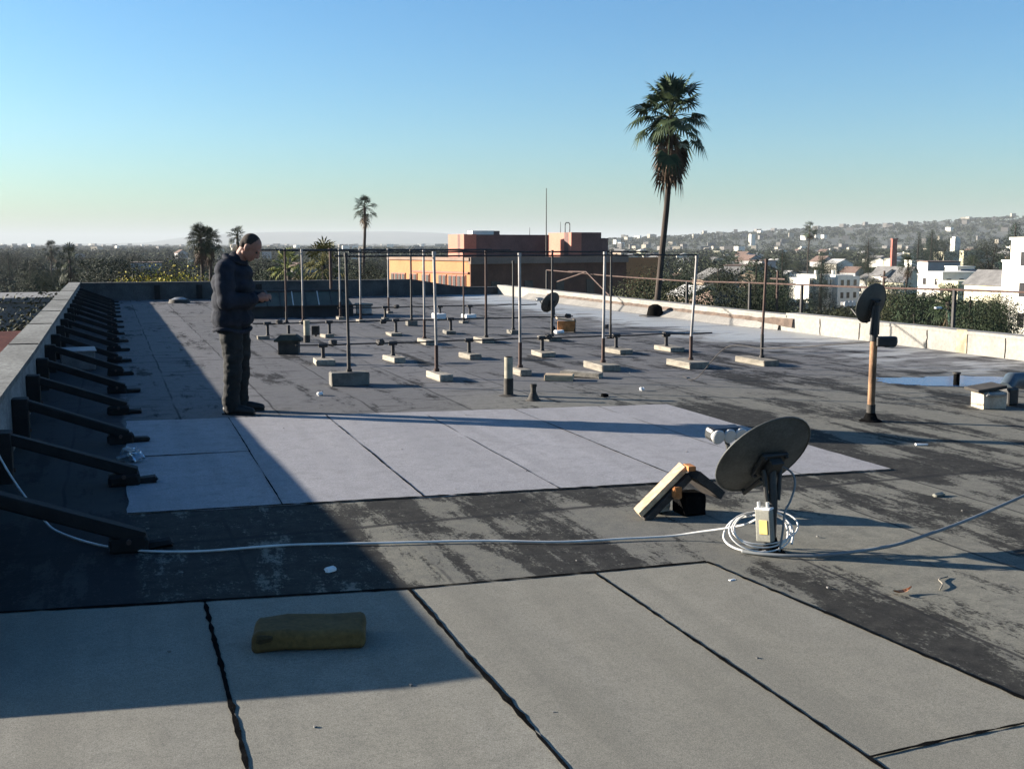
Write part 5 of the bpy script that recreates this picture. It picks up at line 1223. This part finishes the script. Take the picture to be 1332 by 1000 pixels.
# ------------------------------------------------------------------ everyday city: houses and trees that nothing tells apart
def ylimit(px):
    pts = [(-250, 334), (100, 334), (260, 336), (330, 336), (500, 336), (506, 400), (812, 400), (830, 334), (1000, 332), (1040, 335), (1045, 400), (1130, 400), (1138, 356), (1185, 356), (1190, 350), (1212, 358), (1216, 384), (1345, 384), (1400, 345), (1700, 330)]
    for (a, b), (c, d) in zip(pts, pts[1:]):
        if a <= px <= c: return b + (d - b) * (px - a) / (c - a)
    return 340
rnd = random.Random(21)
kinds = [('round', 0), ('round', 1), ('spread', 0), ('spread', 1), ('olive', 0), ('olive', 1), ('tall', 0), ('tall', 1), ('conifer', 0), ('round', 3), ('spread', 2), ('round', 5)]
cnt = 0
while cnt < 235:
    q = rnd.random(); d = 58 * (900 / 58) ** (q ** .62); px = rnd.uniform(-150, 1480)
    half = 5.5 / d * FH
    lim = max(ylimit(px + half * u) for u in (-1, -.5, 0, .5, 1)) if d < 255 else 325 + rnd.uniform(0, 6)
    if 495 < px < 830 and d < 135: continue
    
    k, v = rnd.choice(kinds)
    hmax = {'conifer': 19, 'tall': 17}.get(k, 13); hh = rnd.uniform(.55, 1) * hmax
    top_z = min(GZ + hh, lift(lim, d)); 
    if top_z - GZ < 4.5: continue
    top_py = 318 - (top_z - H) / d * FH
    if d < 240: grp, lab = 'trees filling the near streets', 'leafy tree in the mass of treetops over the nearest streets'
    else: grp, lab = 'hazy trees on the plain', 'hazy dark tree on the wide plain between the near streets and the hills'
    tree(k, v, px, d, top_py, lab, grp, min(rnd.uniform(.9, 1.4), 5.5 / (4.2 * (top_z - GZ) / 9.9)) if d < 255 else rnd.uniform(1, 1.5)); cnt += 1
walls = [M['white'], M['cream'], wallmat('grey_wall', (.35, .34, .33)), wallmat('tan_wall', (.42, .32, .24)), M['white']]
roofs = [M['roofgrey'], M['roofpale'], wallmat('brown_roof', (.15, .10, .08)), M['roofgrey'], M['roofpale']]
HP = []
for i in range(8):
    o = house(0, 10, rnd.uniform(8, 13), rnd.uniform(8, 12), 0, 0, walls[i % 5], ('gable', 'hip', 'flat', 'gable')[i % 4], (2.2, 1.8, 0, 2.6)[i % 4], 'x', None, 0, h_=rnd.uniform(5, 8), roofm=roofs[i % 5], wins=False)
    HP.append(o); o['used'] = 0
cnt = 0
while cnt < 150:
    d = 200 * (1600 / 200) ** (rnd.random() ** .8); px = rnd.uniform(-100, 1430) if rnd.random() < .45 else rnd.uniform(800, 1430)
    if 480 < px < 835 and d < 160: continue
    if px < 260 and rnd.random() < .5: continue
    if (985 < px < 1175 and d < 420) or (1130 < px < 1332 and d < 320): continue
    p = rnd.choice(HP); bz = GZ + rnd.uniform(0, 5.0) * min(1, d / 700)
    lab, grp = ('small pale house half hidden among hazy treetops on the plain', 'houses scattered among the trees')
    loc = (*far(px, d), bz)
    if not p['used']: p['used'] = 1; p.location = loc; p.rotation_euler = (0, 0, -YAW + rnd.uniform(-.7, .7)); p['label'] = lab; p['group'] = grp
    else: dup(p, loc, -YAW + rnd.uniform(-.7, .7), rnd.uniform(.8, 1.3), lab, grp)
    cnt += 1

# far-off tree cover and far-off town: masses nobody could count
def far_cover(name, N, d0, d1, size, m, seed, hills=False, pw=1.0, nl=40, px0=-250, px1=1600):
    """treetops as clumps of leaf sprays, one mass"""
    rg = np.random.default_rng(seed); d = d0 * (d1 / d0) ** (rg.random(N) ** pw); px = rg.uniform(px0, px1, N)
    ok = ~((px > 485) & (px < 840) & (d < 200)); d, px = d[ok], px[ok]; n = len(d)
    z = np.array([hill_z(a, b_) if hills else GZ for a, b_ in zip(px, d)])
    s = (size[0] + (size[1] - size[0]) * rg.random(n)) * (d / d0) ** .35; h = s * rg.uniform(.6, 1.3, n)
    h = np.minimum(h, rg.uniform(4.0, 6.8, n) if d0 < 2000 else rg.uniform(4, 6.5, n))
    if d0 < 900: h = np.minimum(h, np.array([max(2, (lift(max(ylimit(a + 6 / b_ * FH * u) for u in (-1, 0, 1)), b_) - GZ) * .52) for a, b_ in zip(px, d)]))
    X = FW.x * d + RT.x * (px - 666) / FH * d; Y = FW.y * d + RT.y * (px - 666) / FH * d
    C = np.repeat(np.stack([X, Y, z + h * .85], 1), nl, 0); S_ = np.repeat(np.stack([s, s, h], 1), nl, 0); k = len(C)
    q = rg.normal(size=(k, 3)); q /= np.linalg.norm(q, axis=1)[:, None]; q[:, 2] = np.where(q[:, 2] < -.45, -q[:, 2], q[:, 2])
    lump = 1 + .25 * np.sin(q[:, 0] * 6 + np.repeat(np.arange(n), nl)) * np.cos(q[:, 2] * 5)
    P = C + q * S_ * (lump * rg.random(k) ** .22)[:, None]
    nn = q + rg.normal(size=(k, 3)) * .38; nn /= np.linalg.norm(nn, axis=1)[:, None]
    a = np.cross(nn, rg.normal(size=(k, 3))); a /= np.linalg.norm(a, axis=1)[:, None]; b_ = np.cross(nn, a)
    w_ = (S_[:, :1] * (1.35 / math.sqrt(nl))) * (.6 + .8 * rg.random(k))[:, None]
    V = np.stack([P - a * w_, P - b_ * w_ * .7 + nn * w_ * .2, P + a * w_, P + b_ * w_ * .7 + nn * w_ * .2], 1).reshape(-1, 3)
    me = bpy.data.meshes.new(name); me.vertices.add(4 * k); me.vertices.foreach_set('co', V.ravel().astype('f'))
    me.loops.add(4 * k); me.loops.foreach_set('vertex_index', np.arange(4 * k, dtype='i'))
    me.polygons.add(k); me.polygons.foreach_set('loop_start', np.arange(0, 4 * k, 4, dtype='i')); me.update(calc_edges=True)
    me.materials.append(m); ob = bpy.data.objects.new(name, me); COL.objects.link(ob); return kind(ob, 'stuff')
fm = leaf_material('far_treetops', (.012, .018, .012), (.042, .046, .028), .95)
far_cover('tree_cover', 1400, 150, 900, (2.8, 5.0), fm, 1, False, .8, 260)
far_cover('tree_cover', 4200, 900, 3200, (4, 7), fm, 2, True, 1, 56)
far_cover('tree_cover', 4500, 2600, 9000, (6, 12), fm, 3, True, 1, 24)
def far_town(N, d0, d1, px0, px1, seed):
    rg = random.Random(seed); mb = MB()
    for i in range(N):
        d = d0 * (d1 / d0) ** rg.random(); px = rg.uniform(px0, px1); x, y = far(px, d); z = hill_z(px, d); k = (d / 1200) ** .4
        w_, dp, hh = rg.uniform(6, 13) * k, rg.uniform(6, 11) * k, rg.uniform(3, 6) * k
        mb.box((x, y, z + hh * .5 + 5 * k), (w_, dp, hh + 4), rg.uniform(0, 3), rg.choice((0, 1, 1, 1, 2, 2, 2, 2)))
    return kind(mb.build('distant_town', [M['white'], wallmat('tawny_wall', (.30, .27, .22)), wallmat('drab_wall', (.16, .15, .14))]), 'stuff')
far_town(130, 1500, 4300, 760, 1560, 5); far_town(130, 1600, 7000, -150, 800, 6)

# ------------------------------------------------------------------ the air
hz, t, b = material('haze_air'); hz.node_tree.nodes.remove(b)
pv = t.new('ShaderNodeVolumePrincipled'); pv.inputs['Color'].default_value = (.465, .505, .54, 1); pv.inputs['Density'].default_value = HAZE
pv.inputs['Anisotropy'].default_value = 0.0
t.l.new(pv.outputs[0], t.n['Material Output'].inputs['Volume'])
mb = MB(); mb.box((5000, 9000, 122), (60000, 44000, 276)); o = mb.build('haze', hz); kind(o, 'stuff')
